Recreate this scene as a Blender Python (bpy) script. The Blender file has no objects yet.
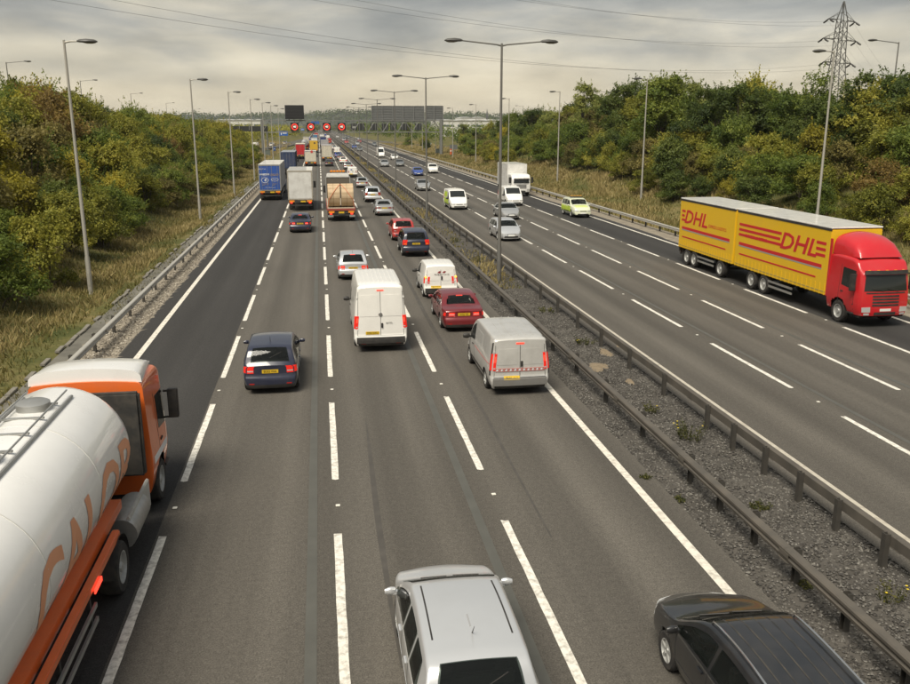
import bpy, bmesh, math, random
import numpy as np
from mathutils import Vector, Matrix
rnd = random.Random(7)
RNG = np.random.default_rng(11)
PI = math.pi
SC = bpy.context.scene
COL = SC.collection

# ------------------------------------------------------------------ camera
CAM_H = 8.5; CAM_X = .328
F_PX, CX, CY, TW = 850.0, 455.0, 342.0, 910.0
PITCH = math.atan((CY - 125.5) / F_PX)
YAW = math.atan((CX - 318.4) * math.cos(PITCH) / F_PX)
cd = bpy.data.cameras.new('camera'); cam = bpy.data.objects.new('camera', cd); COL.objects.link(cam)
cam.location = (CAM_X, 0, CAM_H)
cam.rotation_euler = (PI / 2 - PITCH, 0, -YAW)
cd.sensor_width = 36; cd.lens = F_PX / TW * 36; cd.clip_start = 0.1; cd.clip_end = 12000
SC.camera = cam

# ------------------------------------------------------------------ world, sun, exposure
SUN_EL, SUN_AZ = math.radians(56), math.radians(215)      # azimuth measured clockwise from +Y
EXPO = 1.7
G = 2 ** EXPO
w = bpy.data.worlds.new('World'); SC.world = w; w.use_nodes = True
nt = w.node_tree; nt.nodes.clear()
def N(t, tree=None, **kw):
    n = (tree or nt).nodes.new(t)
    for k, v in kw.items(): setattr(n, k, v)
    return n
out = N('ShaderNodeOutputWorld'); bg = N('ShaderNodeBackground'); L = nt.links.new
sky = N('ShaderNodeTexSky', sky_type='NISHITA', sun_disc=False, sun_elevation=SUN_EL, sun_rotation=SUN_AZ)
sky.air_density = 1.0; sky.dust_density = 3.0
skys = N('ShaderNodeMix', data_type='RGBA', blend_type='MULTIPLY'); skys.inputs[0].default_value = 1
L(sky.outputs[0], skys.inputs[6]); skys.inputs[7].default_value = (0.1, 0.1, 0.1, 1)
tc = N('ShaderNodeTexCoord'); sep = N('ShaderNodeSeparateXYZ'); L(tc.outputs['Generated'], sep.inputs[0])
mp = N('ShaderNodeMapping'); mp.inputs['Scale'].default_value = (1.7, 1.7, 6.5); L(tc.outputs['Generated'], mp.inputs[0])
n1 = N('ShaderNodeTexNoise'); n1.inputs['Scale'].default_value = 2.3; n1.inputs['Detail'].default_value = 6; n1.inputs['Roughness'].default_value = .55
n1.inputs['Distortion'].default_value = .35
L(mp.outputs[0], n1.inputs[0])
# elevation, wobbled by the cloud noise, drives the deck colour: pale cream break at the horizon, grey deck above
ma = N('ShaderNodeMath', operation='MULTIPLY_ADD'); L(n1.outputs[0], ma.inputs[0]); ma.inputs[1].default_value = .22; ma.inputs[2].default_value = -.11
ad = N('ShaderNodeMath', operation='ADD'); L(sep.outputs[2], ad.inputs[0]); L(ma.outputs[0], ad.inputs[1])
rp = N('ShaderNodeValToRGB'); L(ad.outputs[0], rp.inputs[0])
def lin(c): return tuple(((v / 255 + .055) / 1.055) ** 2.4 if v > 10 else v / 255 / 12.92 for v in c)
els = [(0.0, (232, 218, 188)), (.045, (230, 218, 191)), (.08, (219, 210, 188)), (.115, (180, 177, 167)), (.16, (142, 143, 140)), (1.0, (172, 174, 172))]
cr = rp.color_ramp
while len(cr.elements) < len(els): cr.elements.new(.5)
for e, (p, c) in zip(cr.elements, els):
    e.position = p; e.color = tuple(v / G for v in lin(c)) + (1,)
n2 = N('ShaderNodeTexNoise'); n2.inputs['Scale'].default_value = 4.2; n2.inputs['Detail'].default_value = 5; L(mp.outputs[0], n2.inputs[0])
mr = N('ShaderNodeMapRange'); L(n2.outputs[0], mr.inputs[0]); mr.inputs[1].default_value = .3; mr.inputs[2].default_value = .7; mr.inputs[3].default_value = .74; mr.inputs[4].default_value = 1.14
mu = N('ShaderNodeMix', data_type='RGBA', blend_type='MULTIPLY'); mu.inputs[0].default_value = 1
L(rp.outputs[0], mu.inputs[6]); L(mr.outputs[0], mu.inputs[7])
mx = N('ShaderNodeMix', data_type='RGBA'); mx.inputs[0].default_value = .94
L(skys.outputs[2], mx.inputs[6]); L(mu.outputs[2], mx.inputs[7])
L(mx.outputs[2], bg.inputs[0]); bg.inputs[1].default_value = 1.0; L(bg.outputs[0], out.inputs[0])

sl = bpy.data.lights.new('sun', 'SUN'); sl.energy = 1.5; sl.angle = math.radians(30); sl.color = (1.0, .93, .80)
so = bpy.data.objects.new('sun', sl); COL.objects.link(so)
sd = Vector((math.sin(SUN_AZ) * math.cos(SUN_EL), math.cos(SUN_AZ) * math.cos(SUN_EL), math.sin(SUN_EL)))
so.rotation_euler = sd.to_track_quat('Z', 'Y').to_euler(); so.location = sd * 300
vs = SC.view_settings; SC.display_settings.display_device = 'sRGB'
vs.view_transform = 'Standard'; vs.look = 'None'; vs.exposure = EXPO; vs.gamma = 1; vs.use_curve_mapping = False
try:
    SC.cycles.use_denoising = True; SC.cycles.max_bounces = 6; SC.cycles.transparent_max_bounces = 6; SC.cycles.volume_bounces = 0
except Exception: pass

# ------------------------------------------------------------------ pixel -> place
RM = cam.rotation_euler.to_matrix()
def ray(px, py): return RM @ Vector(((px - CX) / F_PX, -(py - CY) / F_PX, -1))
def gp(px, py, z=0.0):                                      # the point at height z under a photo pixel
    d = ray(px, py); t = (z - CAM_H) / d.z
    return Vector((CAM_X, 0, CAM_H)) + d * t
def at_y(px, py, Y):                                        # the point at road distance Y under a photo pixel
    d = ray(px, py); return Vector((CAM_X, 0, CAM_H)) + d * (Y / d.y)

# ------------------------------------------------------------------ helpers
def hashc(*a): return rnd.random()
MATS = {}
def mat(name, col, rough=.6, metal=0., coat=0., var=.0, vscale=3., bump=0., bscale=60., emit=None, estr=0., spec=.5, dirt=0., tint=None, trans=0.):
    if name in MATS: return MATS[name]
    m = bpy.data.materials.new(name); m.use_nodes = True; t = m.node_tree; b = t.nodes['Principled BSDF']; l = t.links.new
    b.inputs['Base Color'].default_value = tuple(col) + (1,)
    b.inputs['Roughness'].default_value = rough; b.inputs['Metallic'].default_value = metal
    b.inputs['Coat Weight'].default_value = coat; b.inputs['Coat Roughness'].default_value = .06
    b.inputs['Specular IOR Level'].default_value = spec
    if emit: b.inputs['Emission Color'].default_value = tuple(emit) + (1,); b.inputs['Emission Strength'].default_value = estr
    if var or dirt:
        tcn = N('ShaderNodeTexCoord', t); nz = N('ShaderNodeTexNoise', t); nz.inputs['Scale'].default_value = vscale; nz.inputs['Detail'].default_value = 7; nz.inputs['Roughness'].default_value = .62
        l(tcn.outputs['Object'], nz.inputs[0])
        src = None
        if var:
            r = N('ShaderNodeMapRange', t); r.inputs[1].default_value = .3; r.inputs[2].default_value = .7; r.inputs[3].default_value = 1 - var; r.inputs[4].default_value = 1 + var
            l(nz.outputs[0], r.inputs[0])
            mm = N('ShaderNodeMix', t, data_type='RGBA', blend_type='MULTIPLY'); mm.inputs[0].default_value = 1; mm.inputs[6].default_value = tuple(col) + (1,); l(r.outputs[0], mm.inputs[7]); src = mm.outputs[2]
        if dirt:                                            # road film: a real grime layer, patchy, all over
            r2 = N('ShaderNodeMapRange', t); r2.inputs[1].default_value = .42; r2.inputs[2].default_value = .72; r2.inputs[3].default_value = 0; r2.inputs[4].default_value = dirt
            l(nz.outputs[0], r2.inputs[0])
            m2 = N('ShaderNodeMix', t, data_type='RGBA'); l(r2.outputs[0], m2.inputs[0])
            if src: l(src, m2.inputs[6])
            else: m2.inputs[6].default_value = tuple(col) + (1,)
            m2.inputs[7].default_value = (.13, .11, .085, 1); src = m2.outputs[2]
            r3 = N('ShaderNodeMath', t, operation='MULTIPLY_ADD'); l(r2.outputs[0], r3.inputs[0]); r3.inputs[1].default_value = .5; r3.inputs[2].default_value = rough; l(r3.outputs[0], b.inputs['Roughness'])
        l(src, b.inputs['Base Color'])
    if bump:
        tcn = N('ShaderNodeTexCoord', t); nb = N('ShaderNodeTexNoise', t); nb.inputs['Scale'].default_value = bscale; nb.inputs['Detail'].default_value = 4
        l(tcn.outputs['Object'], nb.inputs[0]); bp = N('ShaderNodeBump', t); bp.inputs['Strength'].default_value = bump; bp.inputs['Distance'].default_value = .02
        l(nb.outputs[0], bp.inputs['Height']); l(bp.outputs[0], b.inputs['Normal'])
    MATS[name] = m; return m

def tag(o, label=None, cat=None, group=None, kind=None):
    if label: o['label'] = label
    if cat: o['category'] = cat
    if group: o['group'] = group
    if kind: o['kind'] = kind
    return o
def link(name, me, parent=None):
    o = bpy.data.objects.new(name, me); COL.objects.link(o)
    if parent is not None: o.parent = parent
    return o
def empty(name, loc=(0, 0, 0), rz=0):
    o = link(name, None); o.empty_display_size = .2; o.location = loc; o.rotation_euler = (0, 0, rz); return o
def kids(o): return [c for c in CHILD.get(o, [])] if CHILD else []
CHILD = {}
def copy_tree(o, parent=None):
    c = o.copy(); COL.objects.link(c); c.parent = parent
    for ch in list(o.children): copy_tree(ch, c)
    return c

class MB:
    def __init__(s): s.v = []; s.f = []
    def add(s, v, f):
        b = len(s.v); s.v += [tuple(p) for p in v]; s.f += [tuple(i + b for i in q) for q in f]; return s
    def box(s, x0, x1, y0, y1, z0, z1, M=None):
        v = [(x, y, z) for z in (z0, z1) for y in (y0, y1) for x in (x0, x1)]
        if M is not None: v = [M @ Vector(p) for p in v]
        return s.add(v, [(0, 2, 3, 1), (4, 5, 7, 6), (0, 1, 5, 4), (2, 6, 7, 3), (0, 4, 6, 2), (1, 3, 7, 5)])
    def tube(s, pts, rs, n=8, caps=True):
        pts = [Vector(p) for p in pts]; rings = []
        if not isinstance(rs, (list, tuple)): rs = [rs] * len(pts)
        for i, p in enumerate(pts):
            d = (pts[min(i + 1, len(pts) - 1)] - pts[max(i - 1, 0)]).normalized()
            a = Vector((0, 0, 1)) if abs(d.z) < .9 else Vector((1, 0, 0))
            u = d.cross(a).normalized(); w_ = d.cross(u)
            rings.append([p + (u * math.cos(2 * PI * k / n) + w_ * math.sin(2 * PI * k / n)) * rs[i] for k in range(n)])
        v = [q for r in rings for q in r]; f = []
        for i in range(len(pts) - 1):
            for k in range(n): f.append((i * n + k, (i + 1) * n + k, (i + 1) * n + (k + 1) % n, i * n + (k + 1) % n))
        if caps: f.append(tuple(range(n))); f.append(tuple(len(v) - n + k for k in reversed(range(n))))
        return s.add(v, f)
    def lathe(s, prof, n=20, axis='x', c=(0, 0, 0), sc=(1, 1), caps=True):   # prof: list of (radius, along)
        v = []; f = []
        for r, a in prof:
            for k in range(n):
                t = 2 * PI * k / n; p, q = r * math.cos(t) * sc[0], r * math.sin(t) * sc[1]
                v.append({'x': (a, p, q), 'y': (p, a, q), 'z': (p, q, a)}[axis])
        v = [(x + c[0], y + c[1], z + c[2]) for x, y, z in v]
        for i in range(len(prof) - 1):
            for k in range(n): f.append((i * n + k, i * n + (k + 1) % n, (i + 1) * n + (k + 1) % n, (i + 1) * n + k))
        if caps: f.append(tuple(range(n))); f.append(tuple((len(prof) - 1) * n + k for k in range(n)))
        return s.add(v, f)
    def grid(s, P, close=False):                            # P[i][j] points
        n, m = len(P), len(P[0]); v = [p for r in P for p in r]
        return s.add(v, [(i * m + j, (i + 1) * m + j, (i + 1) * m + j + 1, i * m + j + 1) for i in range(n - 1) for j in range(m - 1)])
    def mesh(s, name, m, bevel=0., smooth=None, recalc=True):
        me = bpy.data.meshes.new(name); me.from_pydata(s.v, [], s.f)
        if bevel or recalc:
            bm = bmesh.new(); bm.from_mesh(me)
            if bevel:
                bmesh.ops.bevel(bm, geom=list(bm.edges), offset=bevel, segments=2, affect='EDGES', clamp_overlap=True)
            bmesh.ops.recalc_face_normals(bm, faces=bm.faces); bm.to_mesh(me); bm.free()
        if smooth is not None:
            me.polygons.foreach_set('use_smooth', [True] * len(me.polygons)); me.set_sharp_from_angle(angle=math.radians(smooth))
        me.materials.append(m); return me
    def build(s, name, m, parent=None, **k): return link(name, s.mesh(name, m, **k), parent)
def box(name, m, parent, x0, x1, y0, y1, z0, z1, bevel=0., M=None): return MB().box(x0, x1, y0, y1, z0, z1, M).build(name, m, parent, bevel=bevel)

def text_part(name, body, size, m, parent, M, shear=0., depth=.004, sx=1.0, bold=0.):
    cu = bpy.data.curves.new(name, 'FONT'); cu.body = body; cu.size = size; cu.align_x = 'CENTER'; cu.align_y = 'CENTER'; cu.shear = shear; cu.extrude = depth; cu.offset = bold
    cu.resolution_u = 2
    o = bpy.data.objects.new(name, cu); COL.objects.link(o); dg = bpy.context.evaluated_depsgraph_get()
    me = bpy.data.meshes.new_from_object(o.evaluated_get(dg)); bpy.data.objects.remove(o); bpy.data.curves.remove(cu)
    me.transform(M @ Matrix.Diagonal((sx, 1, 1, 1))); me.materials.clear(); me.materials.append(m); me.name = name
    return link(name, me, parent)
def frame(o, x, y): x = Vector(x); y = Vector(y); z = x.cross(y); return Matrix(((x.x, y.x, z.x, o[0]), (x.y, y.y, z.y, o[1]), (x.z, y.z, z.z, o[2]), (0, 0, 0, 1)))

def pchip(pts):
    xs = [p[0] for p in pts]; ys = [p[1] for p in pts]; n = len(xs)
    if n == 1: return lambda x: ys[0]
    h = [xs[i + 1] - xs[i] for i in range(n - 1)]; d = [(ys[i + 1] - ys[i]) / h[i] for i in range(n - 1)]
    m = [d[0]] + [0 if d[i - 1] * d[i] <= 0 else 2 * d[i - 1] * d[i] / (d[i - 1] + d[i]) for i in range(1, n - 1)] + [d[-1]]
    def f(x):
        if x <= xs[0]: return ys[0]
        if x >= xs[-1]: return ys[-1]
        i = 0
        while x > xs[i + 1]: i += 1
        t = (x - xs[i]) / h[i]
        return (ys[i] * (1 + 2 * t) * (1 - t) ** 2 + m[i] * h[i] * t * (1 - t) ** 2 + ys[i + 1] * t * t * (3 - 2 * t) + m[i + 1] * h[i] * t * t * (t - 1))
    return f
def smooth(a, b, x): t = min(1, max(0, (x - a) / (b - a))); return t * t * (3 - 2 * t)
ORD = ['first', 'second', 'third', 'fourth', 'fifth', 'sixth', 'seventh', 'eighth', 'ninth', 'tenth', 'eleventh', 'twelfth', 'thirteenth', 'fourteenth', 'fifteenth', 'sixteenth', 'seventeenth', 'eighteenth', 'nineteenth', 'twentieth']
# ================================================================== THE SETTING
def ground_z(X, Y):
    fl = 1 - .72 * smooth(205, 300, Y); fr = 1 - .8 * smooth(150, 260, Y)
    z = 4.6 * smooth(-11.8, -24, X) * fl if X < -11 else (4.0 * smooth(30.5, 45, X) * fr if X > 30 else 0.)
    if X < -11 or X > 30: z += .12 * math.sin(X * .9 + Y * .31) * math.sin(Y * .23 - X * .4) * min(1, (abs(X - 9.5) - 20.5) / 4)
    return z - .06
def axis(parts):
    o = []
    for a, b, s in parts: o += list(np.arange(a, b, s))
    return o
gx = axis([(-3000, -600, 400), (-600, -120, 60), (-120, -60, 8), (-60, -8, 1.4), (-8, 30, 9.5), (30, 75, 1.4), (75, 150, 8), (150, 600, 60), (600, 3001, 400)])
gy = axis([(-60, 0, 12), (0, 300, 4), (300, 600, 20), (600, 1600, 100), (1600, 6001, 400)])
def ground_material():
    m = bpy.data.materials.new('rough grassland'); m.use_nodes = True; t = m.node_tree; b = t.nodes['Principled BSDF']; l = t.links.new
    tcn = N('ShaderNodeTexCoord', t); nz = N('ShaderNodeTexNoise', t); nz.inputs['Scale'].default_value = .22; nz.inputs['Detail'].default_value = 9; nz.inputs['Roughness'].default_value = .7
    l(tcn.outputs['Object'], nz.inputs[0]); r = N('ShaderNodeValToRGB', t); l(nz.outputs[0], r.inputs[0])
    r.color_ramp.elements[0].position = .34; r.color_ramp.elements[0].color = (.055, .068, .022, 1)
    r.color_ramp.elements[1].position = .66; r.color_ramp.elements[1].color = (.21, .165, .075, 1)
    e = r.color_ramp.elements.new(.5); e.color = (.11, .105, .038, 1)
    l(r.outputs[0], b.inputs['Base Color']); b.inputs['Roughness'].default_value = .95; b.inputs['Specular IOR Level'].default_value = .1
    n2_ = N('ShaderNodeTexNoise', t); n2_.inputs['Scale'].default_value = 6; n2_.inputs['Detail'].default_value = 5; l(tcn.outputs['Object'], n2_.inputs[0])
    bp = N('ShaderNodeBump', t); bp.inputs['Strength'].default_value = .8; bp.inputs['Distance'].default_value = .15; l(n2_.outputs[0], bp.inputs['Height']); l(bp.outputs[0], b.inputs['Normal'])
    return m
o = MB().grid([[(x, y, ground_z(x, y)) for x in gx] for y in gy]).build('ground', ground_material(), smooth=60)
tag(o, kind='structure', label='rough grassy ground and embankments reaching the horizon')

def asphalt(name, base, var, seedoff, lane0=0.):
    m = bpy.data.materials.new(name); m.use_nodes = True; t = m.node_tree; b = t.nodes['Principled BSDF']; l = t.links.new
    tcn = N('ShaderNodeTexCoord', t)
    def noise(scale, mapping=None, detail=6, rough=.6):
        n = N('ShaderNodeTexNoise', t); n.inputs['Scale'].default_value = scale; n.inputs['Detail'].default_value = detail; n.inputs['Roughness'].default_value = rough
        if mapping:
            k = N('ShaderNodeMapping', t); k.inputs['Scale'].default_value = mapping; k.inputs['Location'].default_value = (seedoff, seedoff * 3, 0); l(tcn.outputs['Object'], k.inputs[0]); l(k.outputs[0], n.inputs[0])
        else: l(tcn.outputs['Object'], n.inputs[0])
        return n
    streak = noise(1.0, (1.35, .012, 1), 4, .5)             # worn wheel tracks and oil bands, drawn out along the lanes
    patch = noise(.35, (1, .25, 1), 6, .6)
    fine = noise(9, None, 6, .8); grit = noise(34, None, 4, .85)
    def rng(n, a, c, d0, d1):
        r = N('ShaderNodeMapRange', t); r.inputs[1].default_value = a; r.inputs[2].default_value = c; r.inputs[3].default_value = d0; r.inputs[4].default_value = d1; l(n.outputs[0], r.inputs[0]); return r
    rs = [rng(streak, .35, .65, 1 - var * .7, 1 + var * .5), rng(patch, .3, .7, 1 - var * .5, 1 + var * .5), rng(fine, .3, .7, .76, 1.24), rng(grit, .34, .66, .5, 1.55)]
    sx = N('ShaderNodeSeparateXYZ', t); l(tcn.outputs['Object'], sx.inputs[0]); k1 = N('ShaderNodeMath', t, operation='MULTIPLY_ADD'); l(sx.outputs[0], k1.inputs[0]); k1.inputs[1].default_value = 4 * PI / 3.665; k1.inputs[2].default_value = lane0
    k2 = N('ShaderNodeMath', t, operation='COSINE'); l(k1.outputs[0], k2.inputs[0]); k3 = N('ShaderNodeMath', t, operation='MULTIPLY'); l(k2.outputs[0], k3.inputs[0]); l(patch.outputs[0], k3.inputs[1])
    rs.append(rng(k3, -.5, .5, 1.10, .90))                  # polished wheel tracks, two to a lane
    cur = None
    for r in rs:
        if cur is None: cur = r.outputs[0]
        else:
            k = N('ShaderNodeMath', t, operation='MULTIPLY'); l(cur, k.inputs[0]); l(r.outputs[0], k.inputs[1]); cur = k.outputs[0]
    mm = N('ShaderNodeMix', t, data_type='RGBA', blend_type='MULTIPLY'); mm.inputs[0].default_value = 1; mm.inputs[6].default_value = tuple(base) + (1,); l(cur, mm.inputs[7])
    l(mm.outputs[2], b.inputs['Base Color']); b.inputs['Roughness'].default_value = .82; b.inputs['Specular IOR Level'].default_value = .25
    bp = N('ShaderNodeBump', t); bp.inputs['Strength'].default_value = .55; bp.inputs['Distance'].default_value = .012; l(grit.outputs[0], bp.inputs['Height']); l(bp.outputs[0], b.inputs['Normal'])
    return m
ASP = asphalt('worn asphalt', (.094, .0855, .0725), .18, 0); ASPD = asphalt('dark relaid asphalt', (.041, .039, .0365), .16, 5)
YS = axis([(-40, 0, 8), (0, 200, 10), (200, 2001, 50)])
def strip(name, x0, x1, z, m, kind='structure', y0=-40, y1=2000, parent=None, label=None):
    ys = [y for y in YS if y0 < y < y1]; ys = [y0] + ys + [y1]
    o = MB().grid([[(x0, y, z), (x1, y, z)] for y in ys]).build(name, m, parent)
    if parent is None: tag(o, kind=kind, label=label)
    return o
ROAD_L = strip('road', -7.55, 8.25, 0, ASP, label='worn grey carriageway carrying traffic away from the bridge')
ROAD_R = strip('road', 11.45, 26.75, 0, ASP, label='worn grey carriageway carrying traffic towards the bridge')
strip('relaid_lane', -7.5, -3.42, .004, ASPD, parent=ROAD_L); strip('relaid_lane', 22.75, 26.7, .004, ASPD, parent=ROAD_R)
PAINT = mat('road paint', (.76, .73, .65), .75, var=.08, vscale=7, dirt=.8)
PAINT2 = mat('edge line paint', (.72, .68, .59), .8, var=.12, vscale=6, dirt=.7)
PAINT3 = mat('dusty edge line paint', (.50, .46, .38), .85, var=.15, vscale=5, dirt=.6)
SEAL = mat('sealed joint', (.082, .081, .070), .7, var=.12, vscale=1.5)
TRACK = mat('tyre smear', (.064, .058, .05), .8, var=.2, vscale=2)
for x in (-.13, 3.52): strip('sealed_joint', x - .1, x + .1, .004, SEAL, parent=ROAD_L)
for x in (16.15, 19.55): strip('sealed_joint', x - .08, x + .08, .004, SEAL, parent=ROAD_R)
def tapered(name, pts, z, m, parent):                       # a ribbon through (x, y, half width)
    return MB().grid([[(x - h, y, z), (x + h, y, z)] for x, y, h in pts]).build(name, m, parent)
LX = [-3.28, .41, 4.08]; RX = [15.62, 19.02, 22.55]
EL, ER, FL, FR = -6.78, 7.62, 12.29, 25.95
strip('edge_line', EL - .11, EL + .11, .009, PAINT2, parent=ROAD_L); strip('edge_line', ER - .1, ER + .1, .006, PAINT2, parent=ROAD_L)
strip('edge_line', FL - .1, FL + .09, .006, PAINT3, parent=ROAD_R); strip('edge_line', FR - .1, FR + .1, .009, PAINT2, parent=ROAD_R)
def worn_dash(seed):                                        # painted dash with chipped, slightly uneven edges
    r = random.Random(seed); m = MB(); P = []
    for i in range(15):
        y = 6.1 * i / 14; j = .006
        P.append([(-.085 + r.uniform(-j, j), y + (r.uniform(0, .05) if i in (0, 14) else 0), 0), (r.uniform(-j, j), y, .0015), (.085 + r.uniform(-j, j), y + (r.uniform(0, .05) if i in (0, 14) else 0), 0)])
    return m.grid(P).mesh('lane_marking', PAINT)
DASH = [worn_dash(s) for s in range(6)]
STUD = MB().box(-.05, .05, -.05, .05, 0, .018).mesh('road_stud', mat('stud white', (.7, .68, .6), .4), bevel=.006)
def dashes(x, first, road, zz, k0):
    y, k = first, 0
    while y < 620:
        ln = link('lane_marking', DASH[(k + k0) % 6], road); ln.location = (x, y, zz); ln.scale = (1 if y < 200 else 1.25, 1, 1)
        if y < 120:
            s = link('road_stud', STUD, road); s.location = (x + .03, y - 1.5, zz)
        y += 9.0; k += 1
# the first dash of each line is read off the photograph (its near end)
def phase(px, py): return gp(px, py).y
for i, (x, (px, py)) in enumerate(zip(LX, ((188, 482), (336, 480), (484, 470)))):
    p = phase(px, py); dashes(x, p - 9 * int((p + 30) // 9), ROAD_L, .009 if i == 0 else .006, i)
for i, (x, (px, py)) in enumerate(zip(RX, ((797, 388), (901, 390), (813, 313)))):
    p = phase(px, py); dashes(x, p - 9 * int((p + 30) // 9), ROAD_R, .009 if i == 2 else .006, i + 2)
far_m = MB()
for road, xs in ((ROAD_L, LX), (ROAD_R, RX)):
    m = MB()
    for x in xs:
        for k in range(140): m.add([(x - .12, 622 + 9 * k, .012), (x + .12, 622 + 9 * k, .012), (x + .12, 628 + 9 * k, .012), (x - .12, 628 + 9 * k, .012)], [(0, 1, 2, 3)])
    o = m.build('far_lane_markings', PAINT, road); o['kind'] = 'stuff'
# skid and drip marks on the near lanes
for x, y0, y1, h in ((1.35, 12, 24, .07), (4.95, 16, 66, .09), (6.6, 30, 60, .06)):
    tapered('tyre_mark', [(x + .05 * math.sin(y * .3), y, h * (.2 + .8 * math.sin(PI * min(1, max(0, (y - y0) / (y1 - y0)))))) for y in np.linspace(y0, y1, 14)], .003, TRACK, ROAD_L)

# verges: stone strip, drain, kerb edging; gravel central reservation
GRAV = mat('grey gravel', (.082, .075, .065), .95, var=.35, vscale=1.1, bump=1.0, bscale=28, spec=.2)
STONE = mat('pale stone verge', (.235, .205, .16), .95, var=.3, vscale=1.6, bump=1.0, bscale=22, spec=.2)
CONC = mat('old concrete', (.19, .175, .145), .9, var=.25, vscale=1.3, bump=.4, bscale=18)
TARP = mat('grey drain bed', (.13, .122, .10), .9, var=.3, vscale=.9, bump=.6, bscale=14)
def bumpy(name, x0, x1, y0, y1, step, z, amp, m, label):
    xs = np.linspace(x0, x1, max(3, int((x1 - x0) / step))); ys = list(np.arange(y0, 60, step)) + list(np.arange(60, y1, 12))
    r = random.Random(3)
    o = MB().grid([[(x + (r.uniform(-.12, .12) if 0 < i < len(xs) - 1 or abs(x0) > 26 or x0 < -7 else 0), y, z + r.uniform(-amp, amp)) for i, x in enumerate(xs)] for y in ys]).build(name, m, smooth=60)
    return tag(o, kind='structure', label=label)
bumpy('median_ground', 8.05, 11.6, -20, 1500, .3, -.03, .025, GRAV, 'dark gravel central reservation between the two crash barriers')
bumpy('stone_verge', -9.25, -7.4, 0, 700, .3, -.005, .02, STONE, 'pale stone verge between the dark lane and the left crash barrier')
bumpy('stone_verge', 26.6, 28.6, 20, 700, .3, -.005, .02, STONE, 'pale stone verge beyond the far edge line')
DR = strip('drain_channel', -9.85, -9.2, -.01, TARP, y0=0, y1=230, label='grey drain channel behind the left crash barrier')
KS = MB().box(-.09, .09, 0, .86, 0, .09).mesh('kerb_stone', CONC, bevel=.012)
for k in range(120):
    if rnd.random() < .3: continue
    o = link('kerb_stone', KS, DR); o.location = (-9.92 + rnd.uniform(-.05, .05), 16 + k * .93, -.02); o.rotation_euler = (rnd.uniform(-.02, .02), 0, rnd.uniform(-.05, .05))

# slip roads: one joins from the left past the gantry, one leaves on the right
def ribbon(name, pts, m, lift, label=None, parent=None):
    P = []
    for i, (x, y, hw) in enumerate(pts):
        P.append([(x - hw, y, max(ground_z(x - hw, y), ground_z(x, y)) + lift), (x + hw, y, max(ground_z(x + hw, y), ground_z(x, y)) + lift)])
    Q = [[(a[0], a[1], a[2] - .9), a, b, (b[0], b[1], b[2] - .9)] for a, b in P]
    o = MB().grid(Q).build(name, m, parent)
    if label: tag(o, kind='structure', label=label)
    return o
def curve_pts(ctrl, hw, n=60):
    fx = pchip([(y, x) for x, y in ctrl]); y0, y1 = ctrl[0][1], ctrl[-1][1]
    return [(fx(y0 + (y1 - y0) * i / n), y0 + (y1 - y0) * i / n, hw) for i in range(n + 1)]
SLIP_L = [(-26, 222), (-21.5, 280), (-15.5, 370), (-11.0, 470), (-8.2, 560)]
SLIP_R = [(72, 150), (60, 220), (47, 310), (37, 400), (29.5, 520), (26, 620)]
ribbon('slip_road', curve_pts(SLIP_L, 3.6), ASP, .17, 'slip road joining the motorway from the left near the gantry')
ribbon('slip_road', curve_pts(SLIP_R, 3.6), ASP, .17, 'slip road leaving the motorway to the right beyond the grass')

# ------------------------------------------------------------------ crash barriers
STEEL = mat('galvanised steel', (.46, .44, .39), .5, .25, var=.18, vscale=1.2, dirt=.35)
STEELD = mat('weathered steel', (.115, .103, .086), .55, .3, var=.22, vscale=1.4, dirt=.5)
WB = [(.0, .0), (.165, .0), (.175, .06), (.145, .085), (.145, .125), (.175, .15), (.175, .20), (.15, .225), (.02, .235), (.0, .215)]   # open box beam
def rail_mesh(length, face, mt):
    m = MB(); P = []
    prof = [(x * face, z + .47) for x, z in WB]; prof = prof + [prof[0]]
    for y in (0, length): P.append([(x, y, z) for x, z in prof])
    m.grid(P)
    return m.mesh('rail', mt, smooth=12)
def post_mesh(mt, h=.72):
    m = MB()
    m.box(-.055, -.04, -.065, .065, -.25, h).box(-.04, .055, -.065, -.05, -.25, h).box(-.04, .055, .05, .065, -.25, h)
    return m.mesh('post', mt)
PST = mat('post steel', (.062, .057, .049), .6, .3, dirt=.3)
def barrier(x, face, y0, y1, ys, mt, label, pmt, group=None, xf=lambda y: 0.):
    t = empty('crash_barrier', (x, 0, 0)); tag(t, label, 'crash barrier', 'steel crash barriers along the motorway')
    rm = rail_mesh(9.6, face, mt); y = y0
    while y < y1:
        o = link('rail', rm, t); o.location = (.06 * face + xf(y), y, 0); o.rotation_euler = (0, 0, math.atan2(-(xf(y + 9.6) - xf(y)), 9.6)); y += 9.6 - .01
    pm = post_mesh(pmt); y = y0
    jm = MB().box(-.012 if face > 0 else -.19, .19 if face > 0 else .012, -.16, .16, .455, .467).box(.175 * face - .006, .175 * face + .006, -.16, .16, .54, .63).mesh('joint_plate', mt)
    while y < min(y1, 110):
        o = link('joint_plate', jm, t); o.location = (.06 * face + .003 * face, y, .0); y += 4.795
    for y in ys:
        o = link('post', pm, t); o.location = (xf(y), y, 0); o.rotation_euler = (0, 0, 0 if face > 0 else PI)
    return t
ysA = [15.1 - 1.6 * k for k in range(1, 6)] + [15.1, 16.7, 18.3] + [18.3 + 3.2 * k for k in range(1, 130)]
ysB = [15.4 - 1.6 * k for k in range(1, 6)] + [15.4, 16.9, 18.5, 20.2, 21.8] + [21.8 + 3.2 * k for k in range(1, 130)]
barrier(9.03, -1, 4, 1400, ysA, STEELD, 'central crash barrier nearer the queue, smooth rail facing the queueing lanes', PST)
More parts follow.
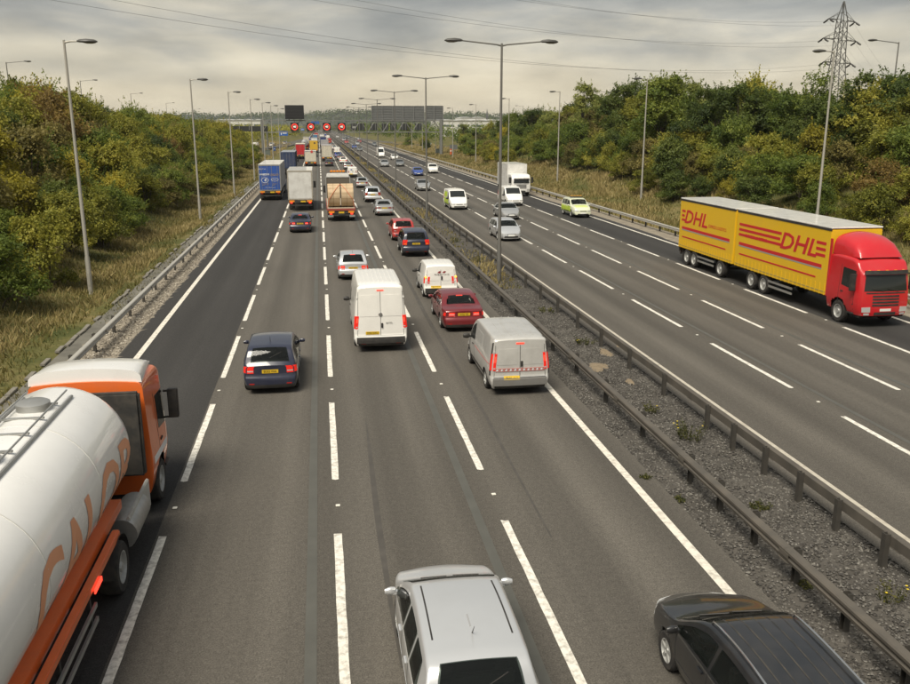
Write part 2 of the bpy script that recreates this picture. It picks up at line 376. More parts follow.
barrier(11.08, 1, 4, 1400, ysB, STEELD, 'central crash barrier beside the oncoming lanes, posts on its near side', PST)
barrier(-8.55, 1, 6, 330, [8 + 3.2 * k for k in range(100)], STEEL, 'pale crash barrier on the stone verge below the left embankment', PST)
barrier(28.0, -1, 30, 420, [32 + 3.2 * k for k in range(120)], STEEL, 'crash barrier at the foot of the right grass slope', PST)
fR = pchip([(y - 210, x - 31 - 4.6) for x, y in reversed([(30.5, 480), (37, 400), (47, 310), (58, 225)])][::-1]) if False else None

# ------------------------------------------------------------------ lamp posts
LPALE = mat('pale galvanised pole', (.42, .40, .35), .5, .45, var=.1, vscale=.8, dirt=.25)
LDARK = mat('dull grey pole', (.17, .165, .15), .55, .45, var=.12, vscale=.8, dirt=.3)
LANT = mat('lantern housing', (.06, .058, .052), .5, var=.1)
LENS = mat('lantern bowl', (.22, .21, .18), .25)
H_L = 12.6
def lantern_mb(x, z, s):
    m = MB(); P = []
    for t, hw, h0, h1 in ((0, .05, -.03, .05), (.12, .13, -.05, .10), (.45, .17, -.06, .13), (.85, .15, -.07, .10), (1.0, .05, -.03, .03)):
        xx = x + s * t * .95
        P.append([(xx, hw * math.cos(a), z + (h1 if math.sin(a) > 0 else -h0) * math.sin(a)) for a in np.linspace(0, 2 * PI, 13)])
    m.grid(P); return m
def bowl_mb(x, z, s):
    m = MB(); P = []
    for t in (.3, .5, .75, .92):
        xx = x + s * t * .95; hw = .12
        P.append([(xx, hw * math.cos(a), z - .055 - (.05 if .3 < t < .9 else .01) * math.sin(a)) for a in np.linspace(0, PI, 7)])
    m.grid(P); return m
def lamp(arms, mt, H=H_L, arm=.6):
    t = empty('street_lamp')
    MB().tube([(0, 0, -.6), (0, 0, 1.9), (0, 0, 2.05), (0, 0, H)], [.125, .125, .098, .055], 10).build('pole', mt, t, smooth=50)
    box('inspection_door', mt, t, -.055, .055, -.132, -.118, .5, 1.15)
    for s in arms:
        MB().tube([(0, 0, H - .12), (s * .3, 0, H - .06), (s * arm, 0, H - .12 + .11 * arm)], [.05, .04, .035], 8).build('arm', mt, t, smooth=60)
        l_ = lantern_mb(s * arm, H - .12 + .11 * arm, s).build('lantern', LANT, t, smooth=50); bowl_mb(s * arm, H - .12 + .11 * arm, s).build('bowl', LENS, l_, smooth=60)
    return t
def put_lamps(proto, spots, labels, group):
    for i, (p, lab) in enumerate(zip(spots, labels)):
        o = proto if i == 0 else copy_tree(proto); o.location = p; tag(o, lab, 'street lamp', group)
c0 = gp(499, 281)
cl = lamp((-1, 1), LDARK, 12.7, 2.1)
put_lamps(cl, [(10.05, c0.y + 33.2 * k, 0) for k in range(16)], ['%s twin-armed lamp post along the central reservation, counting from the bridge' % ORD[k] for k in range(16)], 'twin lamp posts in the central reservation')
YLW = mat('yellow number tag', (.55, .36, .03), .6)
tops = [(63, 33), (190, 78), (228, 91), (250, 98.5), (262, 102), (270.5, 105)]
l1 = lamp((1,), LPALE)
sp = []
for (px, py) in tops:
    p = gp(px, py, H_L + (.25 if px < 100 else 0)); sp.append((p.x, p.y, ground_z(p.x, p.y)))
print('left lamps', [tuple(round(v, 1) for v in p) for p in sp], 'central', c0)
sp = sp + [(sp[-1][0], sp[-1][1] + 33, ground_z(sp[-1][0], sp[-1][1] + 33))]
put_lamps(l1, sp, ['%s pale lamp post along the left verge, counting from the bridge' % ORD[k] for k in range(7)], 'pale lamp posts along the left verge')
r1 = lamp((-1,), LPALE)
sp = [gp(833.5, 57.3, 12.9).y + 33.5 * k for k in range(9)]; print('right lamps', sp)
put_lamps(r1, [(34.4, y, ground_z(34.4, y)) for y in sp], ['%s pale lamp post along the right grass slope, counting from the bridge' % ORD[k] for k in range(9)], 'pale lamp posts along the right slope')
# lamps of the slip roads, only their tops above the trees
s1 = lamp((1,), LDARK, 12.0, 2.2); tl = [(6, 62), (80, 80.5), (130.5, 93.5), (166, 103), (194, 109)]
put_lamps(s1, [(lambda p: (p.x, p.y, p.z - 12.0))(gp(px, py, 16.6)) for px, py in tl], ['%s lamp post from the left picture edge rising behind the left bushes' % ORD[k] for k in range(5)], 'slip road lamps behind the left bushes')
s2 = lamp((-1,), LDARK, 12.0, 2.2); tr = [(899, 42), (763, 82), (608, 92), (523, 106)]
put_lamps(s2, [(lambda p: (p.x, p.y, p.z - 12.0))(gp(px, py, 16.0)) for px, py in tr], ['%s lamp post from the right picture edge rising behind the right trees' % ORD[k] for k in range(4)], 'slip road lamps behind the right trees')
# ================================================================== GANTRY, PYLON, WIRES
GY = 250.0
GST = mat('gantry steel', (.20, .20, .185), .55, .3, var=.1); BLK = mat('black sign face', (.012, .012, .013), .5); SGREY = mat('sign back grey', (.16, .165, .16), .55, .3, var=.12, vscale=.5)
SRIB = mat('sign rib grey', (.24, .24, .23), .5, .4)
RED = mat('red signal ring', (.5, .02, .01), .5, emit=(1, .06, .035), estr=.3); DIG = mat('lit signal digits', (.6, .6, .5), .5, emit=(1, .95, .8), estr=.16)
g = empty('gantry', (0, GY, 0)); tag(g, 'grey steel lattice gantry spanning both carriageways', 'gantry')
XL, XR = -15.2, 35.2; ZB, ZT = 6.7, 9.9
for x, s in ((XL, 1), (XR, 1)):
    for dy in (-.9, .9):
        MB().tube([(x, dy, -.1), (x, dy, ZT + .2)], .36, 12).build('column', GST, g, smooth=40)
    for z in (2.2, 4.6): box('column_tie', GST, g, x - .1, x + .1, -.85, .85, z - .1, z + .1)
    box('foundation', CONC, g, x - .9, x + .9, -1.7, 1.7, -.2, .35, bevel=.04)
for dy in (-.9, .9):
    for z in (ZB, ZT): box('chord', GST, g, XL - .3, XR + .3, dy - .13, dy + .13, z - .13, z + .13)
nb = 24
for k in range(nb):
    x0 = XL + (XR - XL) * k / nb; x1 = XL + (XR - XL) * (k + 1) / nb
    for dy in (-.9, .9):
        a, b_ = (ZB, ZT) if k % 2 == 0 else (ZT, ZB)
        MB().tube([(x0, dy, a), (x1, dy, b_)], .07, 6).build('brace', GST, g)
    box('cross_tie', GST, g, x0 - .05, x0 + .05, -.9, .9, ZT - .05, ZT + .05); box('cross_tie', GST, g, x0 - .05, x0 + .05, -.9, .9, ZB - .05, ZB + .05)
def px2xz(px, py, Y): p = at_y(px, py, Y); return p.x, p.z
# message sign
x0, z1 = px2xz(284.6, 105, GY - 1.5); x1, z0 = px2xz(304.2, 119, GY - 1.5)
t = empty('message_sign', (x0 / 2 + x1 / 2, GY - 1.45, z0)); hw = (x1 - x0) / 2; hh = z1 - z0; tag(t, 'large blank black message sign standing on top of the gantry', 'sign')
box('housing', BLK, t, -hw, hw, -.3, .35, 0, hh, bevel=.05)
for z in np.linspace(.6, hh - .6, 4): box('face_louvre', mat('dark louvre', (.02, .02, .02), .4), t, -hw + .25, hw - .25, -.34, -.3, z - .2, z + .2)
for s in (-1, 1): box('bracket', GST, t, s * hw * .6 - .12, s * hw * .6 + .12, .2, .55, -(z0 - ZT) - .1, .6)
# red ring lane signals
ring_m = MB(); P = []
for a in np.linspace(0, 2 * PI, 29): P.append([(r * math.cos(a), y, r * math.sin(a)) for r, y in ((.62, 0), (.64, -.06), (.88, -.06), (.9, 0))])
ring_m.grid(P); RINGM = ring_m.mesh('ring', RED, smooth=50)
for k, px in enumerate((294.6, 310.8, 326.7, 341.6)):
    x, z = px2xz(px, 126.8, GY - 1.5)
    t = empty('lane_signal', (x, GY - 1.35, z)); tag(t, '%s red ring speed signal from the left, hung on the gantry' % ORD[k], 'traffic signal', 'red ring lane signals on the gantry')
    box('housing', BLK, t, -1.12, 1.12, -.2, .25, -1.12, 1.12, bevel=.05)
    o = link('ring', RINGM, t); o.location = (0, -.22, 0)
    text_part('digits', '40', .8, DIG, t, frame((0, -.24, .03), (1, 0, 0), (0, 0, 1)), bold=.03)
    box('hanger', GST, t, -.08, .08, .25, .45, -.6, 2.2)
# signal backs for the other carriageway
for k, px in enumerate((354.2, 361.5, 374.0, 385.5, 394.0, 404.5, 419.0)):
    x, z = px2xz(px, 127.0, GY - .5); big = k not in (0,)
    t = empty('lane_signal', (x, GY + 1.25, z)); tag(t, '%s dark signal housing on the gantry seen from behind, counting from the red signals' % ORD[k], 'traffic signal', 'signal housings over the oncoming lanes')
    box('housing', mat('signal back', (.035, .037, .036), .5), t, -.95, .95, -.25, .2, -.95, 1.0, bevel=.06)
    for s in (-1, 1): box('bracket', SRIB, t, s * .5 - .06, s * .5 + .06, -.36, -.25, -.9, 1.9)
    if k == 0: box('camera_box', mat('camera white', (.5, .5, .47), .4), t, -.4, .4, -.7, -.3, -.35, .2, bevel=.05)
# big direction sign, from behind
for nm, (xa, xb), lab, n in (('direction_sign', (371.5, 424.2), 'wide grey back of a direction sign above the gantry', 5), ('direction_sign', (425.2, 443), 'narrow grey back of a direction sign at the right end of the gantry', 2)):
    x0, z1 = px2xz(xa, 105.8, GY + 1.2); x1, z0 = px2xz(xb, 121.8 if n == 5 else 119.6, GY + 1.2)
    t = empty(nm, (x0, GY + 1.3, z0)); tag(t, lab, 'sign', 'direction sign backs on the gantry'); W_ = x1 - x0; Hh = z1 - z0
    nr = 6
    for i in range(n):
        for j in range(nr):
            box('panel', SGREY, t, W_ * i / n + .02, W_ * (i + 1) / n - .02, 0, .05, Hh * j / nr + .02, Hh * (j + 1) / nr - .02)
    for j in range(nr + 1): box('rail', SRIB, t, 0, W_, -.12, 0, Hh * j / nr - .05, Hh * j / nr + .05)
    for i in range(n + 1): box('support', SRIB, t, W_ * i / n - .08, W_ * i / n + .08, -.3, -.12, ZT - z0 - 1.3, Hh)
# dark sign beam over the slip road
x0, z1 = px2xz(219, 126, GY + 8); x1, z0 = px2xz(268, 131.3, GY + 8)
t = empty('sign_beam', (x0, GY + 8, 0)); tag(t, 'long dark beam across the slip road left of the gantry', 'sign')
box('beam', mat('beam black', (.022, .022, .02), .6), t, 0, x1 - x0, -.5, .5, z0, z1, bevel=.04)
for f in (.04, .98): MB().tube([((x1 - x0) * f, 0, ground_z(x0 + (x1 - x0) * f, GY + 8) - .3), ((x1 - x0) * f, 0, z0)], .25, 10).build('column', GST, t, smooth=40)
for f in (.2, .42, .62, .86): box('bracket', GST, t, (x1 - x0) * f - .1, (x1 - x0) * f + .1, -.62, -.5, z0 + .3, z1 + .5)
# small blue direction boards beyond and near
BLUE = mat('motorway blue', (.02, .10, .36), .5)
BWHT = mat('sign white', (.75, .75, .72), .5)
def board(px, py, Y, w_, h_, label, cat='sign', m=BLUE, nm='road_sign'):
    p = at_y(px, py, Y); gz = ground_z(p.x, p.y); t = empty(nm, (p.x, p.y, gz)); tag(t, label, cat)
    box('face', m, t, -w_ / 2, w_ / 2, -.06, 0, p.z - gz - h_ / 2, p.z - gz + h_ / 2, bevel=.02)
    bd = .06 * h_
    box('arrow', BWHT, t, -w_ * .3, -w_ * .22, -.075, -.06, p.z - gz - h_ * .3, p.z - gz + h_ * .25); box('legend', BWHT, t, -w_ * .12, w_ * .35, -.075, -.06, p.z - gz - h_ * .05, p.z - gz + h_ * .12)
    for s in (-.35, .35): MB().tube([(w_ * s, .1, -.2), (w_ * s, .1, p.z - gz + h_ / 2)], .08, 8).build('post', GST, t)
    return t
board(283.5, 133.3, 330, 3.2, 1.7, 'blue direction sign beside the slip road under the gantry')
board(274.3, 148.8, 262, .8, 1.1, 'small blue marker sign on the left verge by the gantry column')
board(302.5, 129.5, 520, 2.2, 1.3, 'small blue sign farther along the left verge beyond the gantry')
t = empty('road_sign', (23.0 - 20, 700, 0)); tag(t, 'far blue overhead sign between the second and third red signals', 'sign')
p = at_y(314.8, 122.6, 700); t.location = (p.x, 700, 0)
box('face', BLUE, t, -3.4, 3.4, -.1, 0, p.z - 1, p.z + 1); box('beam', GST, t, -24, 22, .05, .6, p.z - 1.4, p.z - .9)
for s in (-24, 22): MB().tube([(s, .3, 0), (s, .3, p.z - .9)], .35, 8).build('column', GST, t)
t = empty('road_sign', (0, 0, 0)); p = at_y(453.5, 141.5, 245); t.location = (p.x, 245, 0); tag(t, 'small grey sign back on the grass right of the gantry', 'sign')
box('face', SGREY, t, -1.1, 1.1, 0, .05, 1.9, 3.2); MB().tube([(0, .1, -.2), (0, .1, 3.2)], .06, 8).build('post', GST, t)
for i, (px, py) in enumerate(((451, 157),)):
    p = gp(px, py); t = empty('marker_post', (p.x, p.y, ground_z(p.x, p.y))); tag(t, 'orange and white marker cylinder on the grass right of the gantry column', 'marker')
    MB().tube([(0, 0, 0), (0, 0, .35), (0, 0, .36)], [.35, .35, .25], 12).build('base', mat('rubber black', (.02, .02, .02), .8), t, smooth=40)
    MB().tube([(0, 0, .35), (0, 0, 1.9)], [.25, .2], 12).build('body', mat('orange plastic', (.62, .10, .03), .5), t, smooth=40)
    MB().tube([(0, 0, 1.2), (0, 0, 1.45)], [.232, .224], 12).build('band', BWHT, t, smooth=40)
# roadside cabinets
CABN = mat('cabinet green grey', (.12, .14, .12), .5)
for px, py, lab in ((268, 157, 'grey roadside cabinet on the left verge below the gantry'), (438.5, 155, 'grey roadside cabinet beside the right gantry column')):
    p = gp(px, py); t = empty('roadside_cabinet', (p.x, p.y, ground_z(p.x, p.y))); tag(t, lab, 'cabinet')
    box('body', CABN, t, -.7, .7, -.3, .3, -.1, 1.7, bevel=.03); box('lid', CABN, t, -.76, .76, -.36, .36, 1.7, 1.78, bevel=.02); box('door', CABN, t, -.62, -.02, -.315, -.29, .15, 1.6); box('door', CABN, t, .02, .62, -.315, -.29, .15, 1.6)

# ------------------------------------------------------------------ pylon
PYS = mat('pylon steel', (.085, .083, .078), .6, .3); INS = mat('insulator', (.03, .028, .026), .3)
PY = at_y(838, 60, 172.0); PX_, PYY = PY.x, 172.0; PROT = math.radians(28)
PH = at_y(839.4, 1, 172).z; ARMZ = [at_y(838, y, 172).z for y in (62.5, 39.5, 20)]
print('pylon', PX_, PH, ARMZ)
def pylon(loc, rz, PH, ARMZ, arms, label):
    t = empty('electricity_pylon', loc, rz); tag(t, label, 'pylon')
    hwf = pchip([(0, 3.6), (ARMZ[0] * .55, 2.05), (ARMZ[0], 1.05), (ARMZ[2], .75), (PH, .05)])
    lv = list(np.linspace(0, ARMZ[0], 9)) + [ARMZ[0] + (ARMZ[1] - ARMZ[0]) * k / 2 for k in (1, 2)] + [ARMZ[1] + (ARMZ[2] - ARMZ[1]) * k / 2 for k in (1, 2)] + [PH]
    for sx in (-1, 1):
        for sy in (-1, 1): MB().tube([(sx * hwf(z), sy * hwf(z), z - (.3 if z == 0 else 0)) for z in lv], .11, 4).build('leg', PYS, t)
    for i in range(len(lv) - 2):
        a, b_ = hwf(lv[i]), hwf(lv[i + 1]); z0, z1 = lv[i], lv[i + 1]; m = MB()
        for s in (-1, 1):
            for (p, q) in (((-a, s * a, z0), (b_, s * b_, z1)), ((a, s * a, z0), (-b_, s * b_, z1)), ((s * a, -a, z0), (s * b_, b_, z1)), ((s * a, a, z0), (s * b_, -b_, z1))): m.tube([p, q], .055, 4)
        m.build('lattice_bay', PYS, t)
    ends = []
    for z, al in zip(ARMZ, arms):
        for s in (-1, 1):
            m = MB(); b_ = hwf(z)
            for sy in (-1, 1):
                m.tube([(s * b_, sy * b_, z), (s * al, 0, z)], .06, 4); m.tube([(s * hwf(z + 1.6), sy * hwf(z + 1.6), z + 1.6), (s * al, 0, z)], .05, 4)
            for f in (.3, .6):
                x = b_ + (al - b_) * f; m.tube([(s * x, -b_ * (1 - f), z), (s * x, b_ * (1 - f), z)], .04, 4); m.tube([(s * x, 0, z), (s * x, 0, z + 1.6 * (1 - f))], .04, 4)
            m.build('crossarm', PYS, t)
            for q in (-1, 1):
                MB().tube([(s * al, 0, z), (s * al, q * .5, z - .4), (s * al, q * 1.1, z - .75)], [.1, .2, .16], 8).build('insulator', INS, t, smooth=50)
            ends.append((s * al, z - .55))
    return t, ends
ARMS = [5.2, 6.3, 5.0]
pz = ground_z(PX_, PYY)
pyl, ends = pylon((PX_, PYY, pz), PROT, PH - pz, [z - pz for z in ARMZ], ARMS, 'tall grey lattice electricity pylon behind the right trees')
WIRE = mat('wire', (.07, .07, .07), .6)
P2 = Vector((-138, 22, 0)); P3 = gp(905, 80, 26); P3 = Vector((P3.x, P3.y, 0)); P3 = at_y(925, 100, 420.)
cs, sn = math.cos(PROT), math.sin(PROT)
WN = {0: 'lowest', 1: 'middle', 2: 'topmost'}
for k, (ex, ez) in enumerate(ends):
    lev = k // 2; side = 'near' if ex < 0 else 'far'
    a = Vector((PX_ + ex * cs, PYY + ex * sn, ez + pz)) 
    b_ = Vector((P2.x + ex * cs, P2.y + ex * sn, ez + pz + 22.7))      # the line climbs towards its next tower, out of frame
    pts = []
    for i in range(41):
        f = i / 40; q = a.lerp(b_, f); q.z -= 4 * 12.4 * f * (1 - f); pts.append(q)
    o = MB().tube(pts, .015, 4).build('power_line', WIRE); tag(o, '%s power line from the %s side of the pylon crossing the sky leftwards' % (WN[lev], side), 'cable', 'power lines from the pylon')
    b_ = Vector((P3.x + ex, 420, ez + pz - 4)); pts = []
    for i in range(31):
        f = i / 30; q = a.lerp(b_, f); q.z -= 4 * 7.0 * f * (1 - f); pts.append(q)
    o = MB().tube(pts, .013, 4).build('power_line', WIRE); tag(o, '%s power line from the %s side of the pylon dropping behind the right trees' % (WN[lev], side), 'cable', 'power lines from the pylon')
# ================================================================== VEHICLES
GLASS = mat('tinted glass', (.020, .023, .022), .10, spec=.38)
def clear_glass():
    m = bpy.data.materials.new('car glass'); m.use_nodes = True; t = m.node_tree; b = t.nodes['Principled BSDF']; b.inputs['Base Color'].default_value = (.012, .014, .013, 1); b.inputs['Roughness'].default_value = .06; b.inputs['Specular IOR Level'].default_value = .5
    tr = N('ShaderNodeBsdfTransparent', t); tr.inputs[0].default_value = (.62, .68, .64, 1); mx_ = N('ShaderNodeMixShader', t); mx_.inputs[0].default_value = .48; t.links.new(tr.outputs[0], mx_.inputs[1]); t.links.new(b.outputs[0], mx_.inputs[2]); t.links.new(mx_.outputs[0], t.nodes['Material Output'].inputs[0]); return m
CGLASS = clear_glass(); TRIMI = mat('grey upholstery', (.055, .054, .052), .9, var=.1); SKIN = None
TYRE = mat('tyre rubber', (.016, .015, .014), .85, dirt=.35, vscale=6); RIM = mat('alloy rim', (.46, .46, .44), .4, .35, dirt=.3, vscale=8)
PLAST = mat('black trim', (.022, .021, .02), .55, dirt=.25, vscale=4); UNDER = mat('underbody', (.012, .012, .012), .9)
PLATE_Y = mat('yellow plate', (.62, .40, .02), .4); PLATE_W = mat('white plate', (.7, .7, .66), .4); INK = mat('plate ink', (.01, .01, .01), .5)
TL_OFF = mat('tail lamp red', (.30, .012, .010), .15, coat=.6); TL_ON = mat('tail lamp lit', (.5, .015, .01), .2, emit=(1, .05, .025), estr=.7)
TL_MID = mat('tail lamp glowing', (.42, .015, .01), .2, emit=(1, .03, .015), estr=.14)
HEAD = mat('headlamp', (.55, .55, .53), .12, .3, coat=.6); HEAD_ON = mat('headlamp lit', (.8, .8, .75), .2, emit=(1, .95, .85), estr=.8)
AMBER = mat('amber lamp', (.65, .22, .02), .3, emit=(1, .35, .02), estr=.05); CHROME = mat('chrome trim', (.55, .55, .54), .18, .9)
SEAM = mat('shut line', (.02, .02, .02), .8)
def paint(name, c, metal=.0, dirt=.25, rough=.28): return mat('paint ' + name, c, rough, metal, coat=.7, dirt=dirt, vscale=1.7, var=.03)

class Shell:
    def __init__(s, L, W, ztop, belt, wid, tum=.42, r=.07, crown=.03, zs=.22, rear=None, front=None, rb=.06, fb=.14, r_pts=None):
        s.L, s.W = L, W; s.ztop = pchip(ztop); s.belt = pchip(belt); s.wid = pchip([(y, f * W / 2) for y, f in wid])
        s.tum, s.crown, s.zs = tum, crown, zs; s.rf = pchip(r_pts) if r_pts else (lambda y: r)
        s.pr = pchip(rear or [(.2, .02), (.35, .07), (.55, .07), (.66, .0), (1.2, 0)]); s.pf = pchip(front or [(.2, .02), (.4, .07), (.55, .05), (.8, 0)])
        s.rb, s.fb = rb, fb
    def key(s, y):
        zt = s.ztop(y); r = s.rf(y); ze = zt - s.crown - r; zb = min(s.belt(y), ze); w = s.wid(y); wt = max(.2, w - s.tum * (ze - zb)); return zt, r, ze, zb, w, wt
    def sidex(s, y, z):
        zt, r, ze, zb, w, wt = s.key(y)
        if z >= ze:
            d = min(1, (z - ze) / r); return wt - r + r * math.sqrt(max(0, 1 - d * d))
        if z >= zb: return w + (wt - w) * (z - zb) / max(1e-6, ze - zb)
        t = (zb - z) / (zb - s.zs); return w * (1 + .018 * math.sin(PI * min(1, t * 1.3)) - .075 * max(0, t - .6) ** 2 / .16)
    def dy(s, y, z, x):
        d = .5
        if y < d: y -= (s.pr(z) + s.rb * (1 - min(1, abs(x) / s.wid(0)) ** 2.6)) * (1 - y / d) ** 2
        if y > s.L - d: y += (s.pf(z) + s.fb * (1 - min(1, abs(x) / s.wid(s.L)) ** 2.4)) * (1 - (s.L - y) / d) ** 2
        return y
    def side(s, y, v, sg):                                  # v: 0 sill .. 1 belt .. 2 roof edge
        zt, r, ze, zb, w, wt = s.key(y); z = s.zs + (zb - s.zs) * v if v <= 1 else zb + (ze - zb) * (v - 1)
        x = s.sidex(y, z); return Vector((sg * x, s.dy(y, z, x), z))
    def sidez(s, y, z, sg): x = s.sidex(y, z); return Vector((sg * x, s.dy(y, z, x), z))
    def top(s, x, y):
        zt, r, ze, zb, w, wt = s.key(y); e = wt - r; ax = abs(x)
        z = zt - s.crown * (ax / e) ** 2 if ax <= e else ze + math.sqrt(max(0, r * r - (ax - e) ** 2))
        return Vector((x, s.dy(y, z, x), z))
    def cap(s, x, z, end):
        return Vector((x, s.dy(0 if end == 'r' else s.L, z, x), z))
    def half(s, y):
        zt, r, ze, zb, w, wt = s.key(y); e = wt - r; P = []
        for k in range(6): x = e * k / 5.; P.append((x, zt - s.crown * (k / 5.) ** 2))
        for k in range(1, 5): a = PI / 2 * k / 4; P.append((e + r * math.sin(a), ze + r * math.cos(a)))
        for f in (.08, .5, .91, 1.0): z = ze + (zb - ze) * f; P.append((s.sidex(y, z), z))
        for k in range(1, 12): z = zb + (s.zs - zb) * k / 11; P.append((s.sidex(y, z), z))
        return P
    def body(s, arches, step=.075, lod=False, holes=None):
        ys = [0, .012, .035]; y = .08
        st = step * (2.2 if lod else 1)
        while y < s.L - .08: ys.append(y); y += st
        ys += [s.L - .07, s.L - .03, s.L - .01, s.L]
        m = MB(); H = [s.half(y) for y in ys]; n = len(H[0]); cols = 2 * n - 1
        for y, h in zip(ys, H):
            row = [(-x, s.dy(y, z, x), z) for x, z in reversed(h)] + [(x, s.dy(y, z, x), z) for x, z in h[1:]]
            m.v += row
        V = m.v
        def arch(i):                                        # snap side vertices to the wheel arch circle
            x, y, z = V[i]
            for ay, ar in arches:
                d = math.hypot(y - ay, z - ar[0])
                if abs(d - ar[1]) < st * .55 and z < ar[0] + ar[1] + .1 and d > .01 and abs(x) > s.W * .3:
                    k = ar[1] / d; return (x, ay + (y - ay) * k, ar[0] + (z - ar[0]) * k)
            return V[i]
        for i in range(len(V)): V[i] = arch(i)
        for i in range(len(ys) - 1):
            for j in range(cols - 1):
                f = (i * cols + j, i * cols + j + 1, (i + 1) * cols + j + 1, (i + 1) * cols + j)
                c = [sum(V[q][k] for q in f) / 4 for k in range(3)]
                if holes:
                    hj = (n - 2 - j) if j < n - 1 else (j - n + 1)          # strip counted from the roof centre outwards
                    ya_, yb_ = ys[i], ys[i + 1]
                    if hj < 7 and any(qa < ya_ and yb_ < qb and abs(c[0]) < wa + (wb - wa) * ((ya_ + yb_) / 2 - qa) / (qb - qa) - .03 for qa, qb, wa, wb in holes['top']): continue
                    if 10 <= hj <= 11 and any(qa < ya_ and yb_ < qb for qa, qb in holes['side']): continue
                if abs(c[0]) > s.W * .3 and any(math.hypot(c[1] - ay, c[2] - ar[0]) < ar[1] for ay, ar in arches): continue
                m.f.append(f)
        for end, yy in (('r', 0), ('f', s.L)):
            P = []
            for x, z in s.half(yy):
                row = []
                for t in np.linspace(-1, 1, 17):
                    xx = x * t; row.append(tuple(s.cap(xx, z, end)))
                P.append(row)
            m.grid(P)
        return m
def patch(fn, q, n=6, mrow=5, off=.006, outward=None):     # a thin panel laid on a surface fn(a, b); q = 4 corners (a, b) in order
    P = []; Np = []
    def at(u, v): 
        a = (q[0][0] * (1 - u) + q[1][0] * u) * (1 - v) + (q[3][0] * (1 - u) + q[2][0] * u) * v
        b = (q[0][1] * (1 - u) + q[1][1] * u) * (1 - v) + (q[3][1] * (1 - u) + q[2][1] * u) * v
        return fn(a, b)
    for i in range(n + 1):
        row = []
        for j in range(mrow + 1):
            u, v = i / n, j / mrow; p = at(u, v); e = .01
            du = at(min(1, u + e), v) - at(max(0, u - e), v); dv = at(u, min(1, v + e)) - at(u, max(0, v - e)); nn = du.cross(dv)
            if nn.length < 1e-9: nn = Vector(outward)
            nn.normalize()
            if nn.dot(Vector(outward)) < 0: nn = -nn
            row.append((p, nn))
        P.append(row)
    m = MB(); g = [[p + nn * off for p, nn in r] for r in P]; m.grid(g)
    ring = [(i, 0) for i in range(n + 1)] + [(n, j) for j in range(1, mrow + 1)] + [(i, mrow) for i in range(n - 1, -1, -1)] + [(0, j) for j in range(mrow - 1, 0, -1)]
    A = [P[i][j][0] + P[i][j][1] * off for i, j in ring]; B = [P[i][j][0] - P[i][j][1] * .01 for i, j in ring]
    k = len(ring); m.add(A + B, [(a, (a + 1) % k, k + (a + 1) % k, k + a) for a in range(k)])
    return m
WHEELS = {}
def wheel(parent, x, y, r, wd=.2, truck=False, dual=False):
    key = (round(r, 3), wd, truck)
    if key not in WHEELS:
        h = wd / 2
        tm = MB().lathe([(r * .62, -h), (r * .9, -h * 1.02), (r * .98, -h * .8), (r, -h * .4), (r, h * .4), (r * .98, h * .8), (r * .9, h * 1.02), (r * .62, h)], 22, 'x', caps=False).mesh('tyre', TYRE, smooth=40)
        m = MB(); m.lathe([(r * .63, h * .55), (r * .63, h * .98), (r * .58, h * .99), (r * .56, h * .6), (r * .2, h * (.62 if truck else .75)), (r * .17, h * (.95 if truck else .9)), (.01, h * (.95 if truck else .9))], 22, 'x')
        if not truck:
            for k in range(5):
                a = 2 * PI * k / 5; M = Matrix.Rotation(a, 4, 'X'); m.box(h * .7, h * .97, -r * .07, r * .07, r * .12, r * .6, M)
        else:
            for k in range(8):
                a = 2 * PI * k / 8; M = Matrix.Rotation(a, 4, 'X'); m.box(h * .4, h * .6, -r * .04, r * .04, r * .3, r * .38, M)
        WHEELS[key] = (tm, m.mesh('rim', RIM, smooth=35))
    tm, rm = WHEELS[key]
    o = link('wheel', tm, parent); o.location = (x, y, r)
    if x < 0: o.rotation_euler = (0, 0, PI)
    link('rim', rm, o); return o
def plate(parent, S, end, z, m, text=None, x=0, w_=.52, h=.115):
    ow = (0, -1, 0) if end == 'r' else (0, 1, 0); fn = lambda a, b: S.cap(a, b, end)
    p = patch(fn, [(x - w_ / 2, z - h / 2), (x + w_ / 2, z - h / 2), (x + w_ / 2, z + h / 2), (x - w_ / 2, z + h / 2)], 6, 2, .012, ow).build('number_plate', m, parent)
    if text:
        c = S.cap(x, z, end); up = (S.cap(x, z + .04, end) - S.cap(x, z - .04, end)).normalized()
        M = frame((c.x, c.y - .017, c.z), (1, 0, 0), up) if end == 'r' else frame((c.x, c.y + .017, c.z), (-1, 0, 0), up)
        text_part('registration', text, .105, INK, p, M, depth=.001, sx=.86)
def mirror(parent, S, y, z, m, s, big=1.):
    x = S.sidex(y, z) - .035; mb = MB(); P = []
    for t in np.linspace(0, 1, 6):
        w_ = max(.72, math.sin(PI * (.12 + .76 * t)) ** .5) * (1 - .18 * t); P.append([(s * (x + .17 * big * t + .05 * big), y + .05 * math.cos(a) * w_ * big - .02 * t, z + .06 + .075 * math.sin(a) * w_ * big) for a in np.linspace(0, 2 * PI, 11)])
    mb.grid(P); mb.add(P[0], [tuple(range(11))]); mb.add(P[-1], [tuple(range(11))]); mb.box(min(s * (x - .03), s * (x + .10)), max(s * (x - .03), s * (x + .10)), y - .035, y + .035, z + .0, z + .06)
    o = mb.build('wing_mirror', m, parent, smooth=50)

